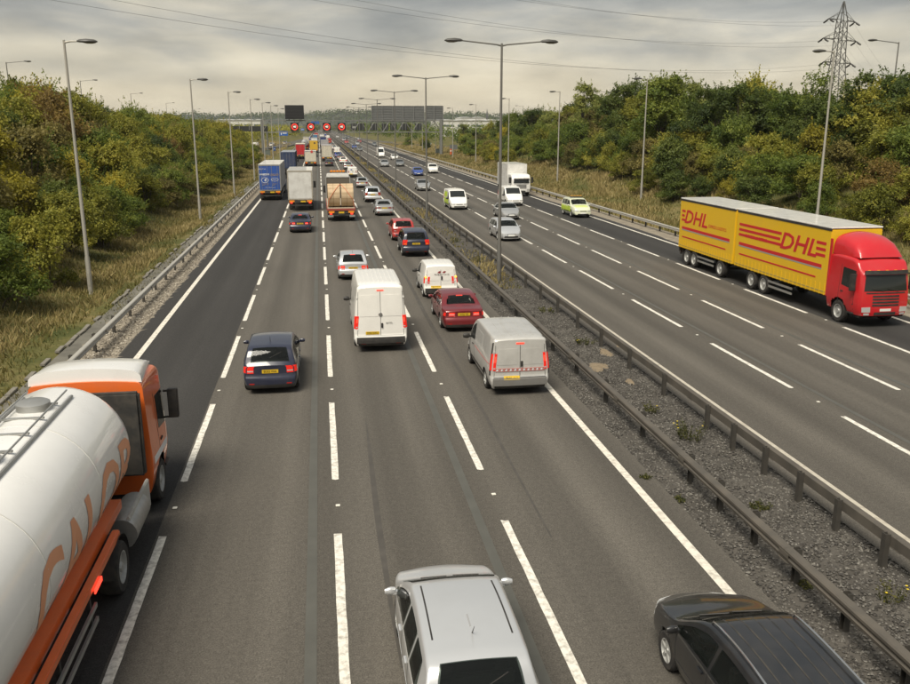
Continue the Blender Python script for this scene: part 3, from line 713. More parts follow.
def wpts(L, nose=.72, tail=.86): return [(0, tail), (.06, tail + .06), (.18, .955), (.5, .988), (1.3, 1), (L - 1.4, 1), (L - .7, .965), (L - .3, .91), (L - .1, nose + .05), (L, nose)]
BODY = {}
def T(kind):
    if kind == 'hatch':
        L, H = 4.15, 1.46
        S = Shell(L, 1.74, [(0, .93), (.07, 1.0), (.33, 1.27), (.5, 1.37), (.75, 1.42), (1.5, H), (2.1, 1.43), (2.4, 1.36), (3.0, 1.03), (3.12, .99), (3.7, .88), (4.0, .76), (L, .62)], [(0, .90), (.6, .92), (2.8, .90), (3.2, .88), (L, .55)], wpts(L), r_pts=[(0, .05), (.6, .09), (2.3, .09), (3.1, .06), (L, .06)])
        return S, dict(wr=.31, ax=(.72, 3.28), rw=(.10, .56, .60, .47), ws=(3.02, 2.36), cab=(.62, 2.92), pil=(1.0, 1.86), tl=(.62, .92, .60, .83), plate=.70, seamz=.52)
    if kind == 'tall':      # tall small hatch / MPV
        L, H = 4.25, 1.58
        S = Shell(L, 1.78, [(0, .98), (.05, 1.06), (.22, 1.38), (.32, 1.48), (.55, 1.54), (1.5, H), (2.3, 1.53), (2.6, 1.44), (3.3, 1.06), (3.42, 1.01), (3.9, .9), (4.1, .8), (L, .64)], [(0, .95), (.6, .97), (2.9, .95), (3.5, .9), (L, .58)], wpts(L), tum=.34, r_pts=[(0, .05), (.6, .09), (2.5, .09), (3.3, .06), (L, .06)])
        return S, dict(wr=.32, ax=(.70, 3.36), rw=(.065, .34, .62, .53), ws=(3.32, 2.56), cab=(.4, 3.2), pil=(1.15, 2.0), tl=(.68, .95, .72, .95), plate=.78, seamz=.52)
    if kind == 'saloon':
        L, H = 4.65, 1.44
        S = Shell(L, 1.79, [(0, .92), (.06, .98), (.4, 1.02), (.62, 1.04), (.8, 1.10), (1.25, 1.33), (1.6, 1.41), (2.2, H), (2.6, 1.42), (2.85, 1.36), (3.5, 1.02), (3.65, .97), (4.2, .86), (4.5, .74), (L, .62)], [(0, .86), (.6, .9), (3.2, .9), (3.7, .86), (L, .55)], wpts(L), r_pts=[(0, .06), (.7, .07), (1.4, .09), (2.8, .09), (3.6, .06), (L, .06)])
        return S, dict(wr=.32, ax=(.98, 3.70), rw=(.74, 1.30, .60, .48), ws=(3.50, 2.82), cab=(1.15, 3.42), pil=(1.55, 2.35), tl=(.50, .84, .70, .86), plate=.78, seamz=.52)
    if kind == 'estate':
        L, H = 4.6, 1.5
        S = Shell(L, 1.78, [(0, .96), (.05, 1.03), (.3, 1.30), (.45, 1.40), (.8, 1.46), (1.8, H), (2.5, 1.47), (2.8, 1.39), (3.45, 1.04), (3.58, 1.0), (4.1, .88), (4.4, .77), (L, .62)], [(0, .92), (.6, .94), (3.1, .92), (3.6, .88), (L, .55)], wpts(L), r_pts=[(0, .05), (.6, .09), (2.7, .09), (3.5, .06), (L, .06)])
        return S, dict(wr=.32, ax=(.92, 3.65), rw=(.08, .47, .61, .50), ws=(3.46, 2.76), cab=(.5, 3.36), pil=(1.2, 2.2), tl=(.66, .93, .62, .92), plate=.74, seamz=.52)
    if kind == 'suv':
        L, H = 4.45, 1.75
        S = Shell(L, 1.84, [(0, 1.06), (.04, 1.14), (.2, 1.52), (.3, 1.62), (.6, 1.70), (1.7, H), (2.5, 1.70), (2.75, 1.62), (3.3, 1.20), (3.42, 1.15), (4.0, 1.06), (4.3, .95), (L, .74)], [(0, 1.04), (.6, 1.06), (3.0, 1.05), (3.5, 1.02), (L, .66)], wpts(L, .82, .9), tum=.30, zs=.32, r_pts=[(0, .05), (.6, .1), (2.7, .1), (3.4, .07), (L, .07)], rear=[(.3, .02), (.45, .08), (.62, .08), (.74, 0), (1.6, 0)])
        return S, dict(wr=.36, ax=(.85, 3.5), rw=(.055, .3, .64, .55), ws=(3.3, 2.72), cab=(.36, 3.2), pil=(1.1, 2.05), tl=(.74, .98, .82, 1.16), plate=.9, seamz=.62)
    if kind == 'small_van':
        L, H = 3.95, 1.78
        S = Shell(L, 1.72, [(0, 1.66), (.06, 1.71), (.5, 1.76), (1.4, H), (1.9, 1.75), (2.15, 1.68), (2.9, 1.18), (3.1, 1.1), (3.5, 1.0), (3.8, .85), (L, .66)], [(0, 1.0), (2.6, .98), (3.1, .94), (L, .58)], wpts(L, .8, .93), tum=.17, r=.09, rear=[(.2, .02), (.35, .08), (.56, .08), (.64, .03), (1.0, .03), (1.7, 0)], rb=.03)
        return S, dict(wr=.30, ax=(.72, 3.22), rw=None, ws=(2.92, 2.12), cab=(1.75, 2.85), pil=(), tl=(.70, .83, .80, 1.14), plate=.62, seamz=.5, doors=True)
    if kind == 'van':
        L, H = 4.85, 1.98
        S = Shell(L, 1.92, [(0, 1.86), (.05, 1.91), (.5, 1.96), (2.4, H), (2.9, 1.95), (3.2, 1.85), (3.9, 1.28), (4.1, 1.17), (4.5, 1.0), (4.75, .84), (L, .68)], [(0, 1.08), (3.3, 1.08), (4.1, 1.0), (L, .6)], wpts(L, .82, .95), tum=.13, r=.09, zs=.26, rear=[(.25, .02), (.38, .09), (.58, .09), (.66, .03), (1.1, .03), (1.9, 0)], rb=.03)
        return S, dict(wr=.33, ax=(.95, 4.05), rw=None, ws=(3.92, 3.18), cab=(2.85, 3.85), pil=(), tl=(.86, .955, .86, 1.42), plate=.62, seamz=.5, doors=True)
    if kind == 'high_van':
        L, H = 6.0, 2.72
        S = Shell(L, 2.0, [(0, 2.55), (.05, 2.62), (.5, 2.69), (3.0, H), (3.7, 2.66), (4.1, 2.48), (4.5, 2.1), (5.05, 1.42), (5.3, 1.24), (5.7, 1.05), (5.9, .88), (L, .7)], [(0, 1.15), (4.3, 1.15), (5.2, 1.05), (L, .62)], wpts(L, .82, .95), tum=.10, r=.12, zs=.28, rear=[(.28, .02), (.4, .09), (.58, .09), (.66, .03), (1.2, .03), (2.6, 0)], rb=.03)
        return S, dict(wr=.34, ax=(1.2, 5.0), rw=None, ws=(5.08, 4.3), cab=(3.95, 4.95), pil=(), tl=(.90, 1.0, .95, 1.45), plate=.78, seamz=.55, doors=True)
def car(kind, pm, label, cat, loc, rz=0, lights='off', heads=False, text=None, name=None, rails=False, group=None, lod=False, bumper=None, extra=None):
    S, d = T(kind); L_ = S.L; W2 = S.W / 2
    t = empty(name or {'van': 'panel_van', 'high_van': 'high_roof_van', 'small_van': 'small_van'}.get(kind, 'car'), loc, rz)
    tag(t, label, cat, group or ('vehicles heading towards the bridge' if abs(rz) > 1 else 'vehicles queueing away from the bridge'))
    ar = d['wr'] + .055; arches = [(a, (d['wr'], ar)) for a in d['ax']]
    glazed = not lod and kind in ('hatch', 'tall', 'saloon', 'estate', 'suv'); holes = None; GL = CGLASS if glazed else GLASS
    if glazed:
        k_ = lambda y, f: (S.key(y)[5] - S.key(y)[1]) * f
        cut_ = [d['cab'][0]] + list(d['pil']) + [d['cab'][1]]
        holes = dict(top=[(d['ws'][1], d['ws'][0], k_(d['ws'][1], .97), k_(d['ws'][0], .93))] + ([tuple((d['rw'][0], d['rw'][1], d['rw'][2], d['rw'][3]))] if d['rw'] else []), side=[(cut_[i] + (.035 if i else .15), cut_[i + 1] - .05 - (.12 if i == len(cut_) - 2 else 0)) for i in range(len(cut_) - 1)])
    S.body(arches, step=.05 if glazed else .075, lod=lod, holes=holes).build('body', pm, t, smooth=38)
    if glazed:
        zb_ = S.belt(L_ / 2); yf = d['cab'][0] + (d['cab'][1] - d['cab'][0]) * .56; yr_ = d['cab'][0] + .32
        for x in (-.36, .36):
            st = MB().box(x - .24, x + .24, yf - .09, yf + .05, zb_ - .3, zb_ + .12).build('seat', TRIMI, t, bevel=.03); MB().box(x - .12, x + .12, yf - .1, yf - .02, zb_ + .15, zb_ + .32).build('headrest', TRIMI, st, bevel=.03)
        st = MB().box(-.6, .6, yr_ - .06, yr_ + .06, zb_ - .3, zb_ + .05).build('rear_seat', TRIMI, t, bevel=.03)
        for x in (-.4, .4): MB().box(x - .11, x + .11, yr_ - .05, yr_ + .02, zb_ + .07, zb_ + .2).build('headrest', TRIMI, st, bevel=.025)
        MB().box(-.62, .62, d['ws'][0] - .62, d['ws'][0] - .1, zb_ - .2, zb_ - .02).build('dashboard', PLAST, t, bevel=.03)
    zu = S.zs + .02
    MB().box(-W2 * .80, W2 * .80, .16, d['ws'][0] - .35, S.zs - .03, S.belt(L_ / 2) - .12).box(-W2 * .72, W2 * .72, d['ws'][0] - .35, L_ - .25, S.zs - .03, .5).build('underbody', UNDER, t)
    for a in d['ax']:
        for s in (-1, 1): wheel(t, s * (W2 - .115), a, d['wr'], .205)
    # glass
    y0, y1 = d['ws']; fn = S.top; ow = (0, .5, 1)
    def ex(y, k): z = S.key(y); return (z[5] - z[1]) * k
    patch(fn, [(-ex(y0, .93), y0), (ex(y0, .93), y0), (ex(y1, .97), y1), (-ex(y1, .97), y1)], 10, 8, .005, ow).build('windscreen', GL, t, smooth=60)
    if d['rw']:
        a, b, wa, wb = d['rw']; patch(fn, [(-wa, a), (wa, a), (wb, b), (-wb, b)], 10, 8, .005, (0, -.7, 1)).build('rear_window', GL, t, smooth=60)
    ya, yb = d['cab']; cuts = [ya] + list(d['pil']) + [yb]
    for s in (-1, 1):
        for i in range(len(cuts) - 1):
            q0, q1 = cuts[i] + .035, cuts[i + 1] - .035
            f2 = lambda y, v, s=s: S.side(y, v, s)
            i0 = .12 if (i == 0 and kind not in ('van', 'high_van', 'small_van')) else 0
            patch(f2, [(q0, 1.1), (q1, 1.1), (q1 - .02, 1.9 if kind not in ('high_van',) else 1.62), (q0 + i0, 1.9 if kind not in ('high_van',) else 1.62)], 8, 3, .004, (s, 0, .2)).build('side_window', GL, t, smooth=60)
        # shut lines, sill trim, handles
        zz0, zz1 = S.zs + .12, S.belt(L_ / 2)
        for y in ([d['cab'][0] + .02] if kind in ('van', 'high_van', 'small_van') else list(d['pil'])) + [d['cab'][1] - .1]:
            if not lod: patch(lambda a, b, s=s: S.sidez(a, b, s), [(y - .007, zz0), (y + .007, zz0), (y + .007, zz1), (y - .007, zz1)], 1, 8, .003, (s, 0, 0)).build('shut_line', SEAM, t)
        if not lod:
            for y in ([d['cab'][0] + .2] if not d['pil'] else [p_ + .12 for p_ in d['pil']]):
                z = S.belt(y) - .09; x = S.sidex(y, z); box('door_handle', pm if 'van' not in kind else PLAST, t, min(s * x, s * (x + .03)), max(s * x, s * (x + .03)), y, y + .17, z - .015, z + .015, bevel=.006)
            patch(lambda a, b, s=s: S.sidez(a, b, s), [(d['ax'][0] + ar + .05, S.zs + .16), (d['ax'][1] - ar - .05, S.zs + .16), (d['ax'][1] - ar - .05, S.zs + .24), (d['ax'][0] + ar + .05, S.zs + .24)], 6, 1, .006, (s, 0, 0)).build('side_moulding', PLAST if 'van' in kind or kind == 'suv' else pm, t)
        mirror(t, S, d['cab'][1] - .12, S.belt(d['cab'][1] - .3) + .0, PLAST if 'van' in kind else pm, s, 1.45 if 'van' in kind else 1.05)
        # lamps
        xa, xb, za, zb = d['tl']; lm = {'off': TL_OFF, 'on': TL_MID, 'mid': TL_MID}[lights]
        fr = lambda a, b: S.cap(a * S.sidex(0, b), b, 'r')
        tlp = patch(fr, [(s * xa, za), (s * xb, za), (s * xb, zb), (s * xa, zb)], 6, 5, .014, (0, -1, 0)).build('tail_light', lm, t, smooth=50)
        if not lod: patch(fr, [(s * (xa + .015), za + .05), (s * (xb - .01), za + .05), (s * (xb - .01), za + .09), (s * (xa + .015), za + .09)], 4, 1, .019, (0, -1, 0)).build('reversing_lens', HEAD if kind != 'suv' else AMBER, tlp)
        if lights == 'on':
            zm = zb - (zb - za) * .36; patch(fr, [(s * (xa + (xb - xa) * .2), zm - (zb - za) * .16), (s * (xb - (xb - xa) * .1), zm - (zb - za) * .16), (s * (xb - (xb - xa) * .1), zm + (zb - za) * .2), (s * (xa + (xb - xa) * .2), zm + (zb - za) * .2)], 4, 2, .019, (0, -1, 0)).build('brake_lens', TL_ON, tlp)
        patch(lambda a, b, s=s: S.sidez(a, b, s), [(.0, za + .01), (.14, za + .02), (.10, zb - .01), (.0, zb)], 3, 4, .009, (s, -.3, 0)).build('tail_light_side', lm, tlp)
        hz = S.ztop(L_) ; ff = lambda a, b: S.cap(a * S.sidex(L_, b), b, 'f')
        hl = HEAD_ON if heads else HEAD
        h0, h1 = (hz - .13, hz - .02)
        hd = patch(ff, [(s * .55, h0), (s * .99, h0 + .015), (s * .99, h1), (s * .6, h1)], 6, 4, .012, (0, 1, .2)).build('headlight', hl, t, smooth=50)
        patch(lambda a, b, s=s: S.sidez(a, b, s), [(L_ - .22, h0 + .03), (L_, h0 + .01), (L_, h1), (L_ - .18, h1 + .02)], 3, 3, .008, (s, .5, 0)).build('headlight_side', hl, hd)
        if not lod: patch(lambda a, b: S.cap(a, b, 'r'), [(s * .5 * W2 / .87, .36), (s * .66 * W2 / .87, .36), (s * .66 * W2 / .87, .40), (s * .5 * W2 / .87, .40)], 2, 1, .01, (0, -1, 0)).build('rear_reflector', TL_OFF, t)
    bm_ = bumper or PLAST; cr_ = lambda a, b: S.cap(a, b, 'r'); cf_ = lambda a, b: S.cap(a, b, 'f')
    patch(cr_, [(-W2 * .86, S.zs + .01), (W2 * .86, S.zs + .01), (W2 * .88, S.zs + .13), (-W2 * .88, S.zs + .13)], 10, 2, .008, (0, -1, 0)).build('rear_valance', PLAST, t)
    if bumper: patch(cr_, [(-W2 * .93, S.zs + .1), (W2 * .93, S.zs + .1), (W2 * .93, d['seamz'] + .1), (-W2 * .93, d['seamz'] + .1)], 14, 4, .012, (0, -1, 0)).build('rear_bumper', bumper, t, smooth=50)
    patch(cf_, [(-W2 * .62, .30), (W2 * .62, .30), (W2 * .55, .42), (-W2 * .55, .42)], 10, 2, .01, (0, 1, 0)).build('air_intake', PLAST, t)
    gz = S.ztop(L_); patch(cf_, [(-W2 * .34, gz - .13), (W2 * .34, gz - .13), (W2 * .38, gz - .06), (-W2 * .38, gz - .06)], 8, 2, .01, (0, 1, 0)).build('grille', PLAST, t)
    plate(t, S, 'r', d['plate'], PLATE_Y, text, x=(-.32 * W2 if kind == 'high_van' else (-.28 * W2 if kind in ('van', 'small_van') else 0)), w_=.52); plate(t, S, 'f', .47, PLATE_W)
    if not lod:
        patch(cr_, [(-W2 * .9, d['seamz'] + .115), (W2 * .9, d['seamz'] + .115), (W2 * .9, d['seamz'] + .128), (-W2 * .9, d['seamz'] + .128)], 12, 1, .004, (0, -1, 0)).build('bumper_gap', SEAM, t)
        MB().tube([(.5 * W2, .02, S.zs + .02), (.5 * W2, .22, S.zs + .02)], .03, 8).build('exhaust', CHROME, t)
        if d['rw']:
            a = d['rw'][0] + .05; p0 = S.top(0, a); p1 = S.top(.38, a + .09); n_ = Vector((0, -.012, .014)); MB().tube([p0 + n_, p1 + n_], .008, 6).build('rear_wiper', PLAST, t)
        # wipers and bonnet gap
        for xw in (-.45, .1): p0 = S.top(xw, d['ws'][0] - .02) + Vector((0, .01, .014)); p1 = S.top(xw + .42, d['ws'][0] - .16) + Vector((0, .01, .016)); MB().tube([p0, p1], .009, 5).build('wiper', PLAST, t)
    if lights == 'on':
        if d['rw']:
            y = d['rw'][1] - .045; patch(fn, [(-.14, y), (.14, y), (.14, y + .03), (-.14, y + .03)], 4, 1, .009, (0, -.7, 1)).build('high_brake_light', TL_ON, t)
        else:
            z = S.ztop(0) - .14; patch(cr_, [(-.13, z), (.13, z), (.13, z + .045), (-.13, z + .045)], 4, 1, .012, (0, -1, 0)).build('high_brake_light', TL_ON, t)
    if d.get('doors'):
        ztop_ = S.ztop(0) - .17
        patch(cr_, [(-.008, d['seamz'] + .14), (.008, d['seamz'] + .14), (.008, ztop_), (-.008, ztop_)], 1, 8, .004, (0, -1, 0)).build('door_gap', SEAM, t)
        for s in (-1, 1):
            xe = S.sidex(0, 1.1) * .93; patch(cr_, [(s * xe - .006, d['seamz'] + .14), (s * xe + .006, d['seamz'] + .14), (s * (xe - .05) + .006, ztop_), (s * (xe - .05) - .006, ztop_)], 1, 8, .004, (0, -1, 0)).build('door_gap', SEAM, t)
            for z in (.9, ztop_ - .25): patch(cr_, [(s * xe * .99 - .03, z), (s * xe * .99 + .03, z), (s * xe * .99 + .03, z + .07), (s * xe * .99 - .03, z + .07)], 1, 1, .014, (0, -1, 0)).build('hinge', pm, t)
            z0_, z1_ = (S.ztop(0) * .56, ztop_ - .12); xi = .09; patch(cr_, [(s * xi, z0_), (s * (xe - .09), z0_), (s * (xe - .13), z1_), (s * xi, z1_)], 6, 6, .007, (0, -1, 0)).build('door_panel', pm, t, smooth=50)
        patch(cr_, [(.02, .98), (.09, .98), (.09, 1.16), (.02, 1.16)], 1, 1, .03, (0, -1, 0)).build('door_handle', PLAST, t)
        patch(cr_, [(-W2 * .93, S.zs + .1), (W2 * .93, S.zs + .1), (W2 * .93, d['seamz'] + .06), (-W2 * .93, d['seamz'] + .06)], 14, 3, .015, (0, -1, 0)).build('rear_bumper', bumper or PLAST, t, smooth=50)
        for k in range(5 if kind == 'high_van' else 3):     # roof ribs
            for s in ((-1, 1) if k else (1,)):
                xr = s * k * W2 * (.17 if kind == 'high_van' else .26); patch(fn, [(xr - .02, .25), (xr + .02, .25), (xr + .02, d['cab'][0] + .1), (xr - .02, d['cab'][0] + .1)], 1, 10, .012, (0, 0, 1)).build('roof_rib', pm, t)
    if rails:
        for s in (-1, 1):
            pts = []
            for y in np.linspace(d['cab'][0] + .15, d['ws'][1] - .15, 10): z = S.key(y); p = S.top(s * (z[5] - z[1] * .9), y); pts.append(p + Vector((0, 0, .05 if .1 < (y - d['cab'][0]) < 9 else 0)))
            pts = [pts[0] - Vector((0, .04, .06))] + pts + [pts[-1] + Vector((0, .04, -.06))]; MB().tube(pts, .016, 6).build('roof_rail', CHROME, t, smooth=60)
    if kind in ('hatch', 'estate', 'tall') and not lod: p = S.top(.0, S.L * .2); MB().tube([p, p + Vector((0, -.18, .22))], [.01, .003], 5).build('aerial', PLAST, t)
    if extra: extra(t, S, d)
    return t
# ------------------------------------------------------------------ lorries
CHAS = mat('chassis black', (.025, .024, .022), .7, dirt=.4, vscale=3); ALU = mat('aluminium', (.45, .45, .43), .4, .7, dirt=.3)
MUD = mat('mudflap', (.02, .02, .02), .8, dirt=.3)
def cab(parent, y0, pm, H=3.0, trim=PLAST, visor=True, heads=False, fairing=None, roofm=None, grille=PLAST):
    Lc = 2.25
    S = Shell(Lc, 2.46, [(0, H - .02), (.25, H), (1.5, H - .05), (1.85, H - .16), (2.1, H - .42), (Lc, H - .62)], [(0, 1.75), (Lc, 1.7)], [(0, 1), (1.7, 1), (2.0, .97), (2.15, .93), (Lc, .87)], tum=.05, r=.14, crown=.05, zs=.55,
              rear=[(.3, 0), (3, 0)], front=[(.5, .0), (.62, .09), (1.0, .10), (1.6, .06), (2.3, -.06), (3.2, -.3)], rb=.0, fb=.10)
    b = S.body([(.92, (.5, .62))], step=.09); 
    def mv(fn): return lambda a, c: fn(a, c) + Vector((0, y0, 0))
    b.v = [(x, y + y0, z) for x, y, z in b.v]; body = b.build('cab', pm, parent, smooth=40)
    box('cab_floor', UNDER, parent, -1.05, 1.05, y0 + .05, y0 + 2.2, .45, 1.5)
    cf = mv(lambda a, c: S.cap(a, c, 'f')); zt = S.ztop(Lc)
    patch(cf, [(-1.0, 1.62), (1.0, 1.62), (.93, zt - .12), (-.93, zt - .12)], 12, 6, .008, (0, 1, .2)).build('windscreen', GLASS, body, smooth=60)
    for k in range(4): patch(cf, [(-.62, .98 + k * .13), (.62, .98 + k * .13), (.62, 1.06 + k * .13), (-.62, 1.06 + k * .13)], 8, 1, .012, (0, 1, 0)).build('grille_slat', grille, body)
    patch(cf, [(-1.0, .56), (1.0, .56), (1.0, .9), (-1.0, .9)], 12, 3, .014, (0, 1, 0)).build('bumper', pm if trim is PLAST else trim, body, smooth=50)
    patch(cf, [(-.5, .6), (.5, .6), (.5, .72), (-.5, .72)], 8, 1, .02, (0, 1, 0)).build('air_intake', PLAST, body)
    patch(cf, [(-.26, .76), (.26, .76), (.26, .87), (-.26, .87)], 3, 1, .024, (0, 1, 0)).build('number_plate', PLATE_W, body)
    for s in (-1, 1):
        patch(cf, [(s * .68, .72), (s * 1.04, .72), (s * 1.06, .93), (s * .70, .95)], 4, 3, .022, (0, 1, 0)).build('headlight', HEAD_ON if heads else HEAD, body)
        fs = mv(lambda a, c, s=s: S.sidez(a, c, s))
        patch(fs, [(1.0, 1.72), (1.98, 1.62), (1.9, min(H - .45, 2.45)), (1.0, min(H - .45, 2.5))], 6, 4, .006, (s, 0, 0)).build('side_window', GLASS, body, smooth=60)
        patch(fs, [(.86, .7), (.88, .7), (.88, 2.6), (.86, 2.6)], 1, 6, .003, (s, 0, 0)).build('shut_line', SEAM, body)
        x = 1.23; mb = MB(); mb.box(min(s * (x + .06), s * (x + .30)), max(s * (x + .06), s * (x + .30)), y0 + 1.98, y0 + 2.12, 1.62, 2.35); mb.box(min(s * (x - .05), s * (x + .2)), max(s * (x - .05), s * (x + .2)), y0 + 1.98, y0 + 2.03, 2.28, 2.33); mb.box(min(s * (x - .05), s * (x + .2)), max(s * (x - .05), s * (x + .2)), y0 + 1.98, y0 + 2.03, 1.62, 1.67)
        mb.build('wing_mirror', PLAST, parent, bevel=.02)
        for z in (.6, 1.0): box('step', PLAST, body, min(s * .95, s * 1.225), max(s * .95, s * 1.225), y0 + 1.55, y0 + 1.95, z - .03, z + .03)
        wheel(parent, s * 1.07, y0 + .92, .5, .31, True)
    for xw in (-.55, .15): p0 = cf(xw, 1.64) + Vector((0, .03, 0)); p1 = cf(xw + .5, 1.74) + Vector((0, .03, 0)); MB().tube([p0, p1], .012, 5).build('wiper', PLAST, body)
    for k in range(5): p0 = cf(-.8 + .4 * k, zt + .02); box('marker_lamp', AMBER, body, p0.x - .05, p0.x + .05, p0.y - .02, p0.y + .06, p0.z + .02, p0.z + .07)
    patch(cf, [(-.9, 1.52), (.9, 1.52), (.9, 1.575), (-.9, 1.575)], 10, 1, .014, (0, 1, 0)).build('scuttle_panel', PLAST, body)
    for s in (-1, 1):
        fs = mv(lambda a, c, s=s: S.sidez(a, c, s)); patch(fs, [(1.02, 1.42), (1.2, 1.42), (1.2, 1.47), (1.02, 1.47)], 2, 1, .02, (s, 0, 0)).build('door_handle', PLAST, body)
        patch(fs, [(1.93, .75), (1.945, .75), (1.945, 2.4), (1.93, 2.4)], 1, 6, .003, (s, 0, 0)).build('shut_line', SEAM, body); patch(cf, [(s * .72, .6), (s * .95, .6), (s * .95, .68), (s * .72, .68)], 3, 1, .024, (0, 1, 0)).build('fog_lamp', HEAD, body)
    if visor: patch(cf, [(-.98, zt - .1), (.98, zt - .1), (.96, zt + .06), (-.96, zt + .06)], 10, 2, .10, (0, 1, .5)).build('sun_visor', PLAST, body)
    if fairing:
        h = fairing; P = []
        for f, hh in ((0, 1.0), (.35, .97), (.7, .72), (.9, .34), (1.0, .02)):
            y = y0 + .05 + f * 1.75; wv = 1.16 - .16 * f; P.append([(wv * math.cos(a) / max(abs(math.cos(a)), abs(math.sin(a))) ** .35, y, H - .08 + h * hh * abs(math.sin(a)) ** .55) for a in np.linspace(0, PI, 15)])
        mb = MB().grid(P); mb.add(P[0], [tuple(range(15))]); mb.build('roof_fairing', roofm or pm, body, smooth=45)
    return S
def tail(parent, z=1.0, lit='off', W=2.5, amber=True, plate_x=.25, bar=ALU, hz=True):
    lm = {'off': TL_OFF, 'on': TL_ON, 'mid': TL_MID}[lit]; h = W / 2
    b = box('under_run_bar', CHAS, parent, -h + .12, h - .12, .02, .12, .52, .66)
    box('light_beam', CHAS, parent, -h + .06, h - .06, .0, .08, z - .30, z - .04)
    for s in (-1, 1):
        q = box('light_cluster', TL_OFF if not amber else AMBER, parent, min(s * (h - .62), s * (h - .1)), max(s * (h - .62), s * (h - .1)), -.035, 0, z - .22, z - .05)
        box('tail_light', lm, q, min(s * (h - .42), s * (h - .2)), max(s * (h - .42), s * (h - .2)), -.05, -.005, z - .36, z - .235)
        box('mudflap', MUD, parent, min(s * .62, s * 1.18), max(s * .62, s * 1.18), .55, .57, .22, .85)
    box('number_plate', PLATE_Y, parent, plate_x - .25, plate_x + .25, -.03, 0, z - .26, z - .10)
def axles(parent, ys, W=2.5, r=.5, dual=True):
    for y in ys:
        for s in (-1, 1): wheel(parent, s * (W / 2 - .2), y, r, .36, True)
        MB().tube([(-W / 2 + .3, y, r), (W / 2 - .3, y, r)], .08, 8).build('axle', CHAS, parent)
def cargo(parent, y0, y1, z0, z1, W, sidem, roofm, rearm, framem, split=True, rods=True, ribs=0, roll=False):
    h = W / 2; b = MB().box(-h, h, y0 + .06, y1, z0, z1 - .03).build('cargo_box', sidem, parent, bevel=.02)
    box('roof', roofm, parent, -h - .005, h + .005, y0 + .02, y1 + .005, z1 - .04, z1, bevel=.012)
    f = MB(); f.box(-h - .01, -h + .09, y0, y0 + .08, z0, z1 - .01).box(h - .09, h + .01, y0, y0 + .08, z0, z1 - .01).box(-h + .09, h - .09, y0, y0 + .08, z1 - .16, z1 - .01).box(-h + .09, h - .09, y0, y0 + .08, z0, z0 + .1)
    f.build('rear_frame', framem, parent)
    doors = []
    n = 2 if split else 1
    for k in range(n):
        xa = -h + .1 + (W - .2) * k / n + .008; xb = -h + .1 + (W - .2) * (k + 1) / n - .008
        d = box('rear_door', rearm, parent, xa, xb, y0 + .015, y0 + .055, z0 + .11, z1 - .17, bevel=.008); doors.append(d)
        if rods:
            for fx in ((.22, .8) if split else (.2, .8)): MB().tube([(xa + (xb - xa) * fx, y0 + .0, z0 + .08), (xa + (xb - xa) * fx, y0 + .0, z1 - .14)], .018, 6).build('lock_rod', ALU, d)
            box('door_handle', ALU, d, xa + (xb - xa) * .22, xa + (xb - xa) * .5, y0 - .02, y0 + .0, z0 + .62, z0 + .66)
        if roll:
            for q in range(1, 7): z = z0 + .11 + (z1 - z0 - .28) * q / 7; box('panel_joint', SEAM, d, xa, xb, y0 + .008, y0 + .016, z - .006, z + .006)
    if ribs:
        for s in (-1, 1):
            for k in range(ribs): y = y0 + .3 + (y1 - y0 - .5) * k / (ribs - 1); box('side_rib', sidem, b, min(s * h, s * (h + .03)), max(s * h, s * (h + .03)), y - .04, y + .04, z0 + .05, z1 - .06)
    return b, doors
def chassis(parent, y0, y1, z=.95, guard=True, W=2.5, y2=None):
    for s in (-1, 1):
        box('chassis_rail', CHAS, parent, min(s * .4, s * .52), max(s * .4, s * .52), y0 + .05, y1, z - .28, z - .01)
    return
def side_guard(parent, ya, yb, W=2.5, m=ALU):
    for s in (-1, 1):
        for z in (.55, .8): box('side_guard_rail', m, parent, min(s * (W / 2 - .06), s * (W / 2 - .02)), max(s * (W / 2 - .06), s * (W / 2 - .02)), ya, yb, z - .05, z + .05)
def lorry(name, label, loc, rz=0, L_=10.0, z0=1.05, z1=3.95, W=2.5, side=None, roof=None, rear=None, fr=None, cabm=None, lit='off', ax=(1.6, 2.9, 4.2), cat='lorry', split=True, rods=True, ribs=0, roll=False, ch=3.0, fairing=.7, text=None, gap=.75, heads=False, drive=True):
    t = empty(name, loc, rz); tag(t, label, cat, 'vehicles heading towards the bridge' if abs(rz) > 1 else 'vehicles queueing away from the bridge')
    b, doors = cargo(t, 0, L_, z0, z1, W, side, roof, rear, fr or ALU, split, rods, ribs, roll); chassis(t, 0, L_ + gap + 1.5, z0)
    tail(t, z0, lit, W); axles(t, ax, W); side_guard(t, ax[-1] + .8, L_ - (2.6 if L_ > 9 else 1.2), W)
    if drive and L_ > 9: axles(t, (L_ - 1.1,), W)
    cab(t, L_ + gap, cabm, ch, fairing=fairing, heads=heads)
    if text: text(t, doors, b)
    return t
WHT = paint('lorry white', (.78, .77, .73), dirt=.35, rough=.45); WHTD = mat('grubby white panel', (.64, .635, .60), .5, dirt=.45, vscale=1.1, var=.06); BLUEP = mat('blue livery', (.025, .085, .33), .4, dirt=.25, vscale=1.2)
NAVY = mat('navy container', (.022, .04, .10), .55, dirt=.35, vscale=1.1); CURT = mat('curtain grey', (.38, .37, .38), .6, dirt=.35)
YEL = mat('yellow box paint', (.62, .38, .03), .45, dirt=.25); ORG = paint('orange', (.80, .155, .025), dirt=.2); REDP = paint('signal red', (.50, .012, .018), dirt=.12); CREAM = mat('cream panel', (.60, .55, .44), .5, dirt=.3)
LOGOW = mat('white print', (.70, .71, .72), .5); GOLD = mat('gold print', (.5, .33, .08), .5)
def rear_xy(px, py, X=None):
    p = gp(px, py); return (p.x if X is None else X, p.y, 0)
